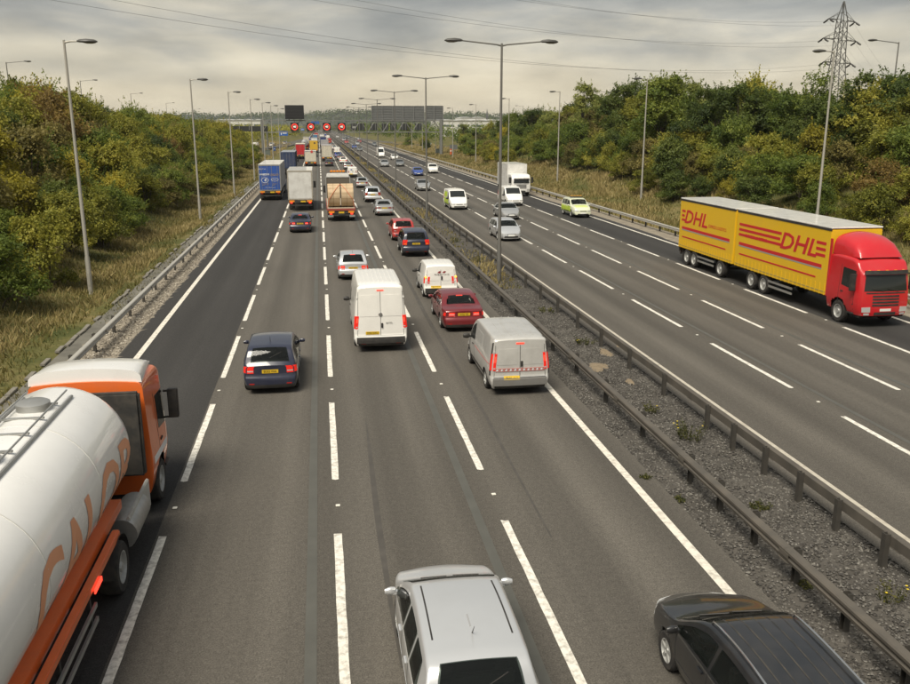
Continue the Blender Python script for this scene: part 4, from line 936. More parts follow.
def F_rear(x, z): return frame((x, -.004, z), (1, 0, 0), (0, 0, 1))
def blue_text(t, doors, b):
    d0, d1 = doors
    text_part('lettering', 'ABOUT UK', .17, LOGOW, d0, F_rear(-.80, 3.62), depth=.002); text_part('lettering', 'LOGISTICS', .23, LOGOW, d0, F_rear(-.58, 3.02), depth=.002, bold=.01); text_part('lettering', 'EUROPE', .12, LOGOW, d0, F_rear(-.55, 2.86), depth=.002)
    m = MB(); P = []
    for a in np.linspace(0, 2 * PI, 25): P.append([(-.55 + r * 1.35 * math.cos(a), -.003, 2.36 + r * math.sin(a)) for r in (.27, .31)])
    m.grid(P).build('emblem', LOGOW, d0); text_part('lettering', '4', .48, LOGOW, d0, F_rear(-.52, 2.36), depth=.002, shear=.2, bold=.015); text_part('lettering', 'TRANSPORT', .12, GOLD, d0, F_rear(-.5, 1.92), depth=.002)
    text_part('lettering', 'WAREHOUSING\nDISTRIBUTION', .14, GOLD, d1, F_rear(.55, 2.96), depth=.002); m = MB(); P = []
    for a in np.linspace(0, 2 * PI, 25): P.append([(.58 + r * 1.9 * math.cos(a), -.003, 2.42 + r * .9 * math.sin(a)) for r in (.2, .225)])
    m.grid(P).build('emblem', LOGOW, d1); text_part('lettering', 'CARGO', .14, LOGOW, d1, F_rear(.55, 2.42), depth=.002); text_part('lettering', 'FREIGHT', .12, GOLD, d1, F_rear(.58, 1.92), depth=.002)
    text_part('lettering', 'www.logistics.co.uk', .14, LOGOW, b, F_rear(.05, 1.52), depth=.002)
lorry('articulated_lorry', 'blue doored trailer with white lettering in the dark left lane', rear_xy(269.3, 200.6, -5.5), L_=13.4, side=CURT, roof=WHT, rear=BLUEP, fr=ALU, cabm=paint('blue cab', (.03, .09, .3)), text=blue_text, z0=1.15, z1=4.15)
lorry('box_lorry', 'tall plain white box lorry with grubby rear shutter in the second lane', rear_xy(300.8, 211, -1.75), L_=8.2, side=WHT, roof=WHT, rear=WHTD, fr=mat('tan frame', (.36, .33, .27), .5, dirt=.4), cabm=WHT, lit='on', z0=1.15, z1=4.1, ax=(2.0,), split=False, rods=False, roll=False)
t = lorry('container_lorry', 'navy ribbed container lorry ahead of the blue doored trailer', rear_xy(289, 175, -5.2), L_=12.2, side=NAVY, roof=mat('container roof', (.25, .27, .30), .6, dirt=.4), rear=NAVY, fr=NAVY, cabm=WHT, ribs=40, z0=1.2, z1=4.0)
# flatbed with two timber cable drums
def drum_lorry():
    t = empty('flatbed_lorry', rear_xy(341.1, 221.6, 2.1)); tag(t, 'flatbed lorry loaded with two timber-lagged cable drums in the third lane', 'lorry', 'vehicles queueing away from the bridge')
    bed = mat('worn bed boards', (.36, .31, .23), .8, dirt=.5, var=.2, vscale=2); RS = mat('faded red steel', (.30, .05, .035), .6, dirt=.4)
    for k in range(10): box('bed_board', bed, t, -1.24 + k * .248, -1.24 + k * .248 + .24, .0, 11.5, 1.12, 1.2 + .004 * (k % 2))
    box('rear_rail', RS, t, -1.27, 1.27, -.06, -.003, 1.0, 1.2, bevel=.01)
    for s in (-1, 1): box('side_rail', RS, t, min(s * 1.25, s * 1.30), max(s * 1.25, s * 1.30), 0, 11.5, 1.02, 1.2, bevel=.008)
    tail(t, 1.02, 'on', 2.5, plate_x=.0); axles(t, (1.6, 2.95)); chassis(t, 0, 13.4, 1.12); side_guard(t, 4, 8)
    q = box('number_panel', CHAS, t, -.3, .3, -.02, .04, .62, .95)
    hb = box('headboard', mat('headboard boards', (.10, .085, .065), .7, dirt=.3), t, -1.18, 1.18, 11.37, 11.43, 1.2, 3.3)
    for s in (-1, 1): box('headboard_post', ALU, t, min(s * 1.18, s * 1.27), max(s * 1.18, s * 1.27), 11.33, 11.47, 1.2, 3.42)
    box('headboard_rail', ALU, t, -1.18, 1.18, 11.34, 11.46, 3.3, 3.38)
    for s in (-1, 1): box('bumper_end', ALU, t, min(s * .72, s * 1.22), max(s * .72, s * 1.22), -.05, .03, .42, .6, bevel=.01)
    cab(t, 11.75, WHT, 3.75, fairing=None)
    lb = box('beacon_bar', PLAST, t, -.8, .8, 11.95, 12.2, 3.76, 3.84, bevel=.01)
    for k in range(5): box('beacon', AMBER, lb, -.76 + k * .31, -.76 + k * .31 + .26, 11.97, 12.18, 3.84, 4.0, bevel=.02)
    return t
DT = drum_lorry()
WOOD = mat('pale drum lagging', (.50, .375, .235), .75, var=.14, vscale=1.4, bump=.2, bscale=9); WOOD2 = mat('drum lagging tan', (.44, .32, .19), .75, var=.16, vscale=1.7, bump=.2, bscale=9); STRAP = mat('orange ratchet strap', (.60, .14, .05), .6)
bx_, by_ = DT.location.x, DT.location.y
def drum(x0, x1, label):
    R = 1.04; t = empty('cable_drum', (bx_ + (x0 + x1) / 2, by_ + 1.7, 1.205)); tag(t, label, 'cable drum', 'timber cable drums on the flatbed'); h = (x1 - x0) / 2; n = 40
    for s in (-1, 1): MB().lathe([(.12, s * h), (R, s * h), (R, s * (h - .07)), (.12, s * (h - .07))], 40, 'x', (0, 0, R)).build('flange', WOOD2, t, smooth=30)
    MB().lathe([(.75, -h + .07), (.75, h - .07)], 24, 'x', (0, 0, R)).build('barrel', CHAS, t, smooth=40)
    sv = []
    for k in range(n):
        a0, a1 = 2 * PI * (k + .015) / n, 2 * PI * (k + .985) / n; ro = R + .03 + .006 * math.sin(k * 2.3); ri = R
        v = [(x, r * math.cos(a), R + r * math.sin(a)) for x in (-h + .005, h - .005) for r in (ri, ro) for a in (a0, a1)]
        MB().add(v, [(0, 1, 3, 2), (4, 6, 7, 5), (0, 4, 5, 1), (2, 3, 7, 6), (0, 2, 6, 4), (1, 5, 7, 3)]).build('stave', WOOD if k % 3 else WOOD2, t)
    for s in (-.1, ):
        MB().grid([[(s * h - .012, (R + .042) * math.cos(a), R + (R + .042) * math.sin(a)), (s * h + .012, (R + .042) * math.cos(a), R + (R + .042) * math.sin(a))] for a in np.linspace(0, 2 * PI, 41)]).build('steel_band', mat('rusty band', (.2, .12, .06), .7), t)
    return t
drum(-1.16, -.06, 'left timber cable drum strapped on the flatbed lorry'); drum(.06, 1.16, 'right timber cable drum strapped on the flatbed lorry')
for k, (xa, xb, sd_) in enumerate(((.0, -1.1, 'left'), (.0, 1.1, 'right'))):
    pts = []
    for f in np.linspace(0, 1, 24):
        a = math.radians(112 + 85 * f); pts.append((bx_ + xa + (xb - xa) * f, by_ + 1.7 + 1.11 * math.cos(a), 1.205 + 1.04 + 1.11 * math.sin(a)))
    pts.append((bx_ + xb * 1.1, by_ + .75, 1.22)); o = MB().tube(pts, .022, 5).build('ratchet_strap', STRAP); tag(o, 'orange strap running down to the %s over the cable drums' % sd_, 'strap', 'orange straps over the cable drums')
ch = MB().box(-1.0, -.2, -.35, .35, 0, .6).box(.25, .95, -.4, .4, 0, .55).build('crate', mat('red crate', (.45, .04, .03), .6), bevel=.02); ch.location = (bx_, by_ + 5.2, 1.205); tag(ch, 'red crates behind the cable drums on the flatbed bed', 'crate')
# farther lorries
def badge(col):
    def f(t, doors, b):
        MB().lathe([(.01, -.012), (.28, -.012), (.28, .012)], 20, 'y', (.3, 0, 3.1)).build('emblem', col, doors[-1])
    return f
lorry('box_lorry', 'low white box lorry ahead of the tall white box lorry', rear_xy(308.5, 166.5, -1.6), L_=6.5, side=WHT, roof=WHT, rear=CREAM, cabm=WHT, z0=1.0, z1=3.25, ax=(1.6,), split=False, rods=False, text=badge(mat('red print', (.5, .06, .05), .5)), fairing=.3, lit='mid')
lorry('box_lorry', 'yellow box lorry in the second lane near the gantry', rear_xy(311.5, 153.0, -1.4), L_=8, side=YEL, roof=WHT, rear=YEL, fr=YEL, cabm=WHT, ax=(1.8,), split=False, rods=False, text=badge(CHAS), z1=3.9)
lorry('box_lorry', 'cream rear-doored lorry in the third lane behind the gantry', rear_xy(327.7, 161.5, 2.1), L_=9, side=CREAM, roof=CURT, rear=CREAM, fr=mat('tan frame', (.3, .3, .3)), cabm=WHT, ax=(1.6, 2.9), z1=3.9)
lorry('articulated_lorry', 'red and cream lorry ahead of the navy container in the left lane', rear_xy(297.5, 159, -4.6), L_=11, side=CREAM, roof=CREAM, rear=REDP, cabm=REDP, z1=3.9)
lorry('container_lorry', 'light blue container lorry far ahead in the second lane', rear_xy(314.2, 142.5, -1.5), L_=12, side=mat('blue container', (.06, .16, .30), .6), roof=CREAM, rear=mat('blue container', (.06, .16, .30), .6), cabm=REDP, z1=4.0)
lorry('articulated_lorry', 'dark blue curtain trailer far ahead in the third lane', rear_xy(323.2, 147, 2.0), L_=13, side=NAVY, roof=NAVY, rear=mat('dark blue livery', (.025, .04, .14), .5), cabm=NAVY, z1=4.1)
lorry('articulated_lorry', 'red tractor lorry farthest ahead beyond the light blue container', rear_xy(318.6, 139.3, -1.3), L_=12, side=REDP, roof=CREAM, rear=REDP, cabm=REDP, z1=4.1)
def small_tanker():
    t = empty('tanker_lorry', rear_xy(301.5, 150.5, -4.7)); tag(t, 'silver tanker lorry with dark round rear far ahead in the left lane', 'lorry', 'vehicles queueing away from the bridge')
    MB().lathe([(.05, -.1), (.7, .0), (1.1, .15), (1.22, .4), (1.22, 10), (1.0, 10.3), (.05, 10.4)], 24, 'y', (0, 0, 2.55)).build('tank', mat('tank silver', (.4, .4, .4), .35, .5, dirt=.4), t, smooth=40); tail(t, 1.1); axles(t, (1.4, 2.7, 4)); chassis(t, 0, 12, 1.2); cab(t, 10.9, REDP, 3.0)
    MB().lathe([(.3, -.14), (.34, -.16), (.34, -.1)], 16, 'y', (0, 0, 2.5)).build('hatch', CHAS, t)
small_tanker()
# white box truck coming towards the bridge
t = lorry('box_lorry', 'white cab-over box lorry coming towards the bridge beside the grass slope', (0, 0, 0), PI, L_=6.2, side=WHT, roof=WHT, rear=WHTD, cabm=WHT, z0=1.0, z1=3.85, ax=(1.7,), split=True, rods=True, ch=2.75, fairing=None, gap=.12)
p = gp(519, 196.5); t.location = (24.75, p.y + 8.6, 0)

# ------------------------------------------------------------------ orange and white tanker, near left
def tanker():
    t = empty('tanker_lorry', (-4.82, 7.1, 0)); tag(t, 'orange and white tanker lorry passing in the left lane close to the bridge', 'lorry', 'vehicles queueing away from the bridge')
    TW_ = mat('tank white', (.82, .81, .78), .25, coat=.6, dirt=.08, vscale=1.2)
    ycab = 11.3
    prof = []
    for a in np.linspace(0, PI / 2, 7): prof.append((max(.02, 1.25 * math.sin(a)), -1.6 - .45 * math.cos(a)))
    prof += [(1.25, 9.3)]
    for a in np.linspace(PI / 2, 0, 9)[1:]: prof.append((max(.02, 1.25 * math.sin(a)), 9.3 + .85 * math.cos(a)))
    MB().lathe(prof, 48, 'y', (0, 0, 2.42), (1.0, 1.0)).build('tank', TW_, t, smooth=50)
    for y in (1.2, 4.2, 7.2): MB().lathe([(1.256, y - .012), (1.256, y + .012)], 48, 'y', (0, 0, 2.42), (1.0, 1.0)).build('weld_band', mat('weld seam', (.62, .61, .57), .4), t, smooth=60)
    # catwalk and hatches on top
    for s in (-1, 1): MB().tube([(s * .34, -.5, 3.74), (s * .34, 8.9, 3.74)], .018, 6).build('walkway_rail', ALU, t); MB().tube([(s * .42, -.5, 3.62), (s * .42, 8.9, 3.62)], .03, 6).build('walkway_rail', ALU, t)
    for k in range(12): box('walkway_slat', ALU, t, -.34, .34, -.3 + k * .78, -.3 + k * .78 + .06, 3.66, 3.69)
    for y in (2.2, 5.6, 8.1): MB().lathe([(.26, 0), (.28, .02), (.28, .14), (.22, .17), (.01, .18)], 20, 'z', (0, y, 3.64)).build('manhole', ALU, t, smooth=40)
    # orange chassis, guards, wings
    for s in (-1, 1):
        box('chassis_beam', ORG, t, min(s * 1.06, s * 1.20), max(s * 1.06, s * 1.20), -1.6, 8.2, 1.06, 1.20, bevel=.02)
        box('tank_cradle', ORG, t, min(s * .5, s * 1.0), max(s * .5, s * 1.0), -1.4, 9.3, 1.14, 1.32)
        box('side_light', TL_ON, t, min(s * 1.21, s * 1.235), max(s * 1.21, s * 1.235), 6.2, 6.65, 1.02, 1.10)
        for z in (.52, .78): box('side_guard_rail', ALU, t, min(s * 1.17, s * 1.21), max(s * 1.17, s * 1.21), 2.4, 6.3, z - .04, z + .04)
        for y in (2.6, 4.4, 6.1): box('guard_post', CHAS, t, min(s * 1.10, s * 1.165), max(s * 1.10, s * 1.165), y - .04, y + .04, .46, 1.0)
        P = [[(x, 8.05 + .62 * math.cos(a), .5 + .62 * math.sin(a)) for x in (s * .72, s * 1.22)] for a in np.linspace(.1, PI - .1, 14)]
        MB().grid(P).build('mudguard', CHAS, t, smooth=60)
        MB().tube([(s * 1.02, 8.95, .72), (s * 1.02, 10.3, .72)], .31, 18).build('fuel_tank', ALU, t, smooth=40)
        box('side_skirt', mat('pale skirt', (.5, .49, .45), .4, dirt=.4), t, min(s * 1.13, s * 1.2), max(s * 1.13, s * 1.2), 9.0, 10.95, .42, 1.05, bevel=.02)
    box('chassis_rail', CHAS, t, -.45, .45, -1.0, 12.8, .75, 1.02)
    axles(t, (.2, 1.5), 2.5); axles(t, (8.05,), 2.5)
    box('bulkhead', CHAS, t, -1.15, 1.15, 10.95, 11.15, 1.1, 3.0, bevel=.05); 
    for k in range(3): MB().tube([(-.3 + .3 * k, 10.2, 1.3), (-.3 + .3 * k, 10.5, 1.7), (-.3 + .3 * k, 10.96, 1.6)], .03, 6).build('air_hose', CHAS, t, smooth=60)
    S = cab(t, ycab, ORG, 3.2, fairing=.34, roofm=TW_)
    for s in (-1, 1): patch(lambda a, c, s=s: S.sidez(a, c, s) + Vector((0, ycab, 0)), [(.2, 1.15), (1.7, 1.1), (1.7, 1.26), (.2, 1.32)], 6, 1, .006, (s, 0, 0)).build('side_stripe', LOGOW, t)
    # orange letters along the tank flank, following its curve
    OL = mat('orange print', (.72, .33, .18), .5)
    me = None
    for s in (1, -1):
        cu = bpy.data.curves.new('lettering', 'FONT'); cu.body = 'CALOR'; cu.size = 1.5; cu.align_x = 'CENTER'; cu.align_y = 'CENTER'; cu.offset = .03; cu.resolution_u = 3
        o = bpy.data.objects.new('lettering', cu); COL.objects.link(o); me = bpy.data.meshes.new_from_object(o.evaluated_get(bpy.context.evaluated_depsgraph_get())); bpy.data.objects.remove(o)
        bm = bmesh.new(); bm.from_mesh(me)
        for z in np.arange(-.7, .7, .1): bmesh.ops.bisect_plane(bm, geom=bm.verts[:] + bm.edges[:] + bm.faces[:], plane_co=(0, z, 0), plane_no=(0, 1, 0))
        for v in bm.verts:
            a = -.28 + v.co.y / 1.2; yy = 6.6 + v.co.x * 1.2 * s; v.co = Vector((s * 1.256 * math.cos(a), yy, 2.42 + 1.256 * math.sin(a)))
        bmesh.ops.recalc_face_normals(bm, faces=bm.faces); bm.to_mesh(me); bm.free(); me.materials.clear(); me.materials.append(OL); link('lettering', me, t)
    tail(t, 1.0)
    return t
tanker()

# ------------------------------------------------------------------ yellow and red drawbar lorry, right
def parcel():
    pr, pf = gp(677, 197, 4.1), gp(837, 227, 4.1); print('parcel', pr, pf)
    t = empty('drawbar_lorry', (24.1, pf.y + 16.5, 0), PI); tag(t, 'red cab lorry with two yellow curtain bodies lettered in red coming along the far lane', 'lorry', 'vehicles heading towards the bridge')
    YC = mat('yellow curtain', (.72, .44, .012), .45, dirt=.12, vscale=1.5, var=.05); RP = mat('red curtain print', (.52, .015, .02), .5); GRYL = mat('grey side line', (.30, .30, .30), .5)
    segs = [(0, 7.4), (7.62, 16.5)]; W = 2.5; h = W / 2
    for i, (a, b_) in enumerate(segs):
        bd = box('curtain_body', YC, t, -h, h, a, b_, 1.0, 3.98, bevel=.02); box('roof', WHT, t, -h - .01, h + .01, a - .01, b_ + .01, 4.02, 4.1, bevel=.02)
        n = 24
        for s in (-1, 1):
            box('cant_rail', PLAST, bd, min(s * (h - .03), s * (h + .015)), max(s * (h - .03), s * (h + .015)), a, b_, 3.92, 4.019); box('buckle_strip', mat('strap grey', (.28, .24, .1), .6), bd, min(s * h, s * (h + .008)), max(s * h, s * (h + .008)), a + .05, b_ - .05, 1.12, 1.16)
            for k in range(n):
                y = a + .12 + (b_ - a - .24) * k / (n - 1); box('curtain_strap', YC, bd, min(s * h, s * (h + .014)), max(s * h, s * (h + .014)), y - .03, y + .03, 1.0, 1.5)
            # print: wordmark with red bars beside it and stripe under
            xo = s * (h + .004); X_ = (0, -s, 0) if False else None
            yc = a + (2.3 if i == 0 else 6.2); d_ = 1 if s > 0 else -1
            M = frame((s * (h + .006), yc, 2.95), (0, d_, 0), (0, 0, 1))
            text_part('wordmark', 'DHL', 1.15, RP, bd, M, shear=.25, depth=.003, sx=1.45, bold=.02)
            ys = (a + .4, b_ - .5)
            box('print_bar', RP, bd, min(s * h, s * (h + .007)), max(s * h, s * (h + .007)), ys[0], ys[1], 2.18, 2.34); box('print_bar', GRYL, bd, min(s * h, s * (h + .006)), max(s * h, s * (h + .006)), ys[0], ys[1], 2.11, 2.17)
            for z, (q0, q1) in ((3.3, (a + .3, yc - 1.5)), (2.75, (a + .3, yc - 1.5)), (3.02, (a + .3, yc - 1.6))) + (((3.3, (yc + 1.6, b_ - .3)), (3.02, (yc + 1.6, b_ - .3)), (2.75, (yc + 1.6, b_ - .3))) if i == 1 else ()):
                if q1 - q0 > .3: box('print_bar', RP, bd, min(s * h, s * (h + .006)), max(s * h, s * (h + .006)), q0, q1, z - .07, z + .07)
            box('print_bar', RP, bd, min(s * h, s * (h + .006)), max(s * h, s * (h + .006)), a + .5, b_ - .9, 1.66, 1.74)
            text_part('strapline', 'EXPRESS LOGISTICS', .26, RP, bd, frame((s * (h + .006), a + (5.3 if i == 0 else 2.2), 2.75), (0, d_, 0), (0, 0, 1)), depth=.002)
    for s in (-1, 1):
        for (a, b_) in ((2.6, 5.0), (11.2, 13.6)):
            for z in (.5, .75): box('side_guard_rail', ALU, t, min(s * 1.15, s * 1.2), max(s * 1.15, s * 1.2), a, b_, z - .05, z + .05)
        for a, b_ in segs: box('chassis_rail', CHAS, t, min(s * .4, s * .52), max(s * .4, s * .52), a + .1, b_ + .8 if a < 1 else 18.4, .72, .99)
    box('drawbar', CHAS, t, -.1, .1, 6.8, 9.5, .55, .7); box('coupling_cover', YC, t, -1.1, 1.1, 7.42, 7.6, 1.3, 3.85)
    axles(t, (1.3, 2.1 + .25, 5.9)); axles(t, (9.6, 10.9)); tail(t, 1.0)
    cab(t, 16.6, REDP, 3.05, fairing=.95, visor=True, heads=False)
    for s in (-1, 1): box('air_deflector', REDP, t, min(s * 1.19, s * 1.24), max(s * 1.19, s * 1.24), 16.2, 16.62, 1.0, 3.6)
    box('bonnet_band', mat('yellow band', (.7, .45, .02), .5), t, -1.235, 1.235, 16.7, 17.2, 1.3, 1.36)
parcel()

for px, py, X, c1, c2, lab in ((304.5, 146.5, -5.0, CREAM, WHT, 'cream box lorry beyond the gantry in the left lane'), (309.0, 148.0, -1.5, WHT, NAVY, 'navy sided lorry just beyond the yellow box lorry'), (325.5, 152.5, 2.1, CURT, WHT, 'grey curtain lorry in the third lane under the gantry'), (320.8, 141.5, 2.0, WHT, CREAM, 'white lorry far ahead of the dark blue trailer')):
    lorry('box_lorry', lab, rear_xy(px, py, X), L_=8.5, side=c2, roof=WHT, rear=c1, cabm=WHT, ax=(1.7,), z1=3.9)
# ------------------------------------------------------------------ cars and vans
SILV = paint('silver', (.42, .425, .42), .45); SILVL = paint('pale silver', (.62, .63, .635), .5, dirt=.10); BLK_ = paint('black', (.012, .013, .015), dirt=.12); NVY = paint('dark navy', (.014, .018, .04), dirt=.15)
MAR = paint('dark red', (.16, .012, .016), .15, dirt=.12); REDC = paint('red', (.42, .03, .025), dirt=.25); VWHT = paint('van white', (.82, .80, .745), dirt=.14); VGRY = paint('van silver', (.54, .53, .50), .2, dirt=.3)
GRYM = paint('mid grey', (.20, .21, .21), .4); BLUEC = paint('bright blue', (.02, .06, .28), dirt=.1); HIV = mat('fluorescent yellow green', (.50, .66, .03), .45, coat=.4)
def R(kind, pm, px, py, label, cat='car', X=None, back=.0, **k):   # rear of a queueing vehicle: photo pixel of its tyre line
    p = gp(px, py); return car(kind, pm, label, cat, (p.x if X is None else X, p.y + back, 0), 0, **k)
def Fr(kind, pm, px, py, label, cat='car', X=None, **k):           # front of an oncoming vehicle
    p = gp(px, py); L_ = T(kind)[0].L; return car(kind, pm, label, cat, (p.x if X is None else X, p.y + L_, 0), PI, **k)
# near
def sun_roof(t, S, d):
    patch(S.top, [(-.012, 1.0), (.012, 1.0), (.012, 1.3), (-.012, 1.3)], 1, 3, .003, (0, 0, 1)).build('roof_mark', mat('roof groove', (.3, .3, .3), .4), t)
    for s in (-1, 1):
        for y0_, y1_ in ((.8, 2.3),): patch(S.top, [(s * .56, y0_), (s * .585, y0_), (s * .575, y1_), (s * .55, y1_)], 1, 10, .003, (0, 0, 1)).build('roof_gutter', PLAST, t)
car('tall', SILVL, 'silver hatchback at the bottom edge seen from above', 'car', (2.2, 9.6, 0), text='AK56 LVT', extra=sun_roof)
def grooves(t, S, d):
    for x in (-.42, -.21, 0, .21, .42): patch(S.top, [(x - .012, .75), (x + .012, .75), (x + .012, 2.9), (x - .012, 2.9)], 1, 14, .003, (0, 0, 1)).build('roof_groove', CHAS, t)
car('estate', BLK_, 'black estate car with roof rails in the bottom right corner', 'car', (6.4, 7.7, 0), rails=True, text='LD04 WKR', extra=grooves)
R('tall', NVY, 273, 391, 'dark navy hatchback alone in the second lane', X=-1.52, text='EO52 VHA', lights='mid', back=-.3)
def van_logo(t, S, d): text_part('lettering', 'sprint', .11, CHROME, t, (lambda c: frame((c.x, c.y - .02, c.z), (1, 0, 0), (0, 0, 1)))(S.cap(.32, 1.18, 'r')), depth=.002); MB().lathe([(.01, -.03), (.07, -.03), (.08, -.01), (.08, .01)], 14, 'y', tuple(S.cap(0, 1.5, 'r'))).build('badge', CHROME, t)
R('high_van', VWHT, 379, 350, 'white high-roofed panel van in the third lane', 'van', X=2.4, text='SY55 OXU', lights='on', back=-.3, extra=van_logo)
def trafic(t, S, d):
    W2 = S.W / 2; cr_ = lambda a, b: S.cap(a, b, 'r'); RW = mat('faded red print', (.45, .16, .14), .5)
    for k in range(22): x = -W2 * .8 + k * W2 * 1.6 / 21; patch(cr_, [(x, .845), (x + .04, .845), (x + .055, .905), (x + .015, .905)], 1, 1, .02, (0, -1, 0)).build('chevron', RW if k % 2 else LOGOW, t)
    patch(cr_, [(-W2 * .84, .825), (W2 * .84, .825), (W2 * .84, .84), (-W2 * .84, .84)], 10, 1, .018, (0, -1, 0)).build('print_line', RW, t); patch(cr_, [(-W2 * .84, .91), (W2 * .84, .91), (W2 * .84, .925), (-W2 * .84, .925)], 10, 1, .018, (0, -1, 0)).build('print_line', RW, t)
    for s in (-1, 1): patch(lambda a, b, s=s: S.sidez(a, b, s), [(.02, .7), (.10, .7), (.08, 1.75), (.02, 1.78)], 2, 8, .008, (s, -.2, 0)).build('corner_pillar', PLAST, t)
    for s in (-1, 1): patch(lambda a, b, s=s: S.sidez(a, b, s), [(.3, .98), (2.8, .98), (2.8, 1.01), (.3, 1.01)], 10, 1, .006, (s, 0, 0)).build('side_stripe', RW, t); patch(lambda a, b, s=s: S.side(a, b, s), [(1.6, 1.15), (2.6, 1.15), (2.6, 1.75), (1.6, 1.75)], 6, 4, .005, (s, 0, 0)).build('side_panel', VGRY, t)
R('van', VGRY, 517, 393, 'grubby silver panel van with lit brake lights beside the central barrier', 'van', X=6.45, text='NL07 TCY', lights='on', back=-.2, extra=trafic, bumper=mat('grey bumper', (.16, .155, .145), .6, dirt=.4))
R('saloon', MAR, 459, 331, 'dark red saloon with lit brake lights ahead of the silver van', X=6.1, text='KV52 YSP', lights='on', back=-.2)
def bip(t, S, d):
    c = S.cap(.05, 1.32, 'r'); RR = mat('maroon print', (.25, .03, .03), .5)
    for s, x in ((-1, -.08), (1, .17)): q = S.cap(x, 1.36, 'r'); MB().add([(x - .11, q.y - .012, 1.33), (x + .02, q.y - .012, 1.30), (x + .11, q.y - .012, 1.40), (x, q.y - .012, 1.42)], [(0, 1, 2, 3)]).build('emblem', RR if s < 0 else mat('maroon print', (.25, .03, .03)), t)
    text_part('lettering', 'PROBUILD.CO.UK', .095, CHAS, t, frame((.05, c.y - .03, 1.25), (1, 0, 0), (0, 0, 1)), depth=.002)
    for s in (-1, 1):
        p = S.cap(s * .76, 1.12, 'r'); MB().lathe([(.01, -.03), (.05, -.03), (.055, .0)], 12, 'y', (p.x, p.y - .0, p.z)).build('indicator', mat('indicator lit', (.8, .3, .05), .3, emit=(1, .35, .03), estr=1.0), t)
R('small_van', VWHT, 440, 299, 'small white van with maroon emblem and amber indicators ahead of the dark red saloon', 'van', X=6.12, text='BL03 KRA', lights='mid', back=.1, extra=bip)
R('hatch', SILVL, 353.5, 280, 'pale silver hatchback just ahead of the white high-roofed van', X=1.97, text='R417 CKO', lights='on')
R('suv', NVY, 416.5, 257, 'black tall car with upright red tail lamps behind the red hatchback', X=6.45, text='LT06 XYA', lights='mid')
R('tall', REDC, 404, 241, 'red hatchback with dark rear window ahead of the black tall car', X=6.4, lights='off')
R('saloon', SILV, 385.5, 216, 'silver saloon in the outer lane ahead of the red hatchback', X=6.35, lights='off')
R('suv', SILVL, 374, 202.5, 'pale silver tall four-by-four ahead of the silver saloon', X=6.15)
R('hatch', SILV, 364.5, 188, 'silver hatchback ahead of the pale silver four-by-four', X=6.1)
R('saloon', NVY, 299.5, 233, 'dark navy saloon with lit brake lights right behind the white box lorry', X=-1.45, lights='on', text='VE06 GDZ')
def ins(t, S, d):
    p = S.cap(-.2, 1.3, 'r'); MB().lathe([(.01, -.03), (.12, -.03), (.12, 0)], 14, 'y', tuple(p)).build('emblem', BLUEC, t)
far_q = [('small_van', VWHT, 354.5, 177.5, 'small white van with blue emblem ahead of the silver hatchback', 5.7), ('estate', SILV, 351.3, 169.5, 'grey-green estate car in the outer lane ahead of the small white van', 5.9),
    ('hatch', VWHT, 347.3, 163.5, 'white hatchback far up the outer lane', 5.7), ('saloon', GRYM, 344.8, 160, 'grey saloon far up the outer lane ahead of the white hatchback', 5.6), ('hatch', BLUEC, 341.6, 157.5, 'blue hatchback far up the outer lane', 5.3),
    ('van', VWHT, 339.6, 153.5, 'white van far up the outer lane ahead of the blue hatchback', 5.8), ('estate', SILV, 336.8, 149.8, 'silver estate far up the outer lane near the gantry', 5.7), ('saloon', GRYM, 334.8, 146.6, 'grey-blue saloon far up the outer lane beyond the gantry', 5.9),
    ('hatch', REDC, 331.3, 143.2, 'red hatchback far up the outer lane beyond the gantry', 5.4), ('high_van', VWHT, 329.5, 140, 'white tall van farthest up the outer lane', 5.8),
    ('saloon', BLK_, 329.8, 166.5, 'black saloon between the flatbed and the cream lorry', 2.3)]
for i, (k, pm, px, py, lab, X) in enumerate(far_q): R(k, pm, px, py, lab, 'van' if 'van' in k else 'car', X=X, lights='mid' if i in (2, 3, 8) else 'off', lod=True, extra=ins if i == 0 else None)
# oncoming
def patrol(t, S, d):
    for s in (-1, 1): patch(lambda a, b, s=s: S.sidez(a, b, s), [(.25, .45), (3.7, .45), (3.5, 1.05), (.25, 1.05)], 14, 4, .004, (s, 0, 0)).build('reflective_panel', HIV, t); patch(lambda a, b, s=s: S.side(a, b, s), [(.2, 1.1), (2.5, 1.1), (2.5, 1.8), (.2, 1.8)], 10, 3, .0045, (s, 0, 0)).build('reflective_panel', HIV, t)
Fr('van', VWHT, 457, 210, 'white patrol van with fluorescent yellow-green flanks in the near oncoming lane', 'van', X=14.45, extra=patrol)
def fourbyfour(t, S, d):
    patch(S.top, [(-.62, 3.5), (.62, 3.5), (.6, 4.2), (-.6, 4.2)], 8, 6, .005, (0, .3, 1)).build('bonnet_panel', mat('pale lime', (.60, .68, .22), .4, coat=.4), t)
    for s in (-1, 1): patch(lambda a, b, s=s: S.sidez(a, b, s), [(.2, .5), (3.4, .5), (3.4, 1.02), (.2, 1.02)], 14, 4, .005, (s, 0, 0)).build('reflective_panel', HIV, t)
    lb = box('light_bar', PLAST, t, -.6, .6, 1.9, 2.25, 1.79, 1.85, bevel=.01)
    for k in range(4): box('beacon', mat('amber dome', (.45, .25, .05), .3), lb, -.56 + k * .29, -.56 + k * .29 + .25, 1.92, 2.23, 1.85, 1.96, bevel=.03)
Fr('suv', paint('lime white', (.66, .68, .50), dirt=.1), 581, 218, 'fluorescent yellow-green four-by-four with roof light bar beside the right barrier', 'four-by-four', X=24.75, extra=fourbyfour)
Fr('estate', SILVL, 505, 241.5, 'nearest silver car coming in the lane beside the central reservation', X=14.4, heads=False)
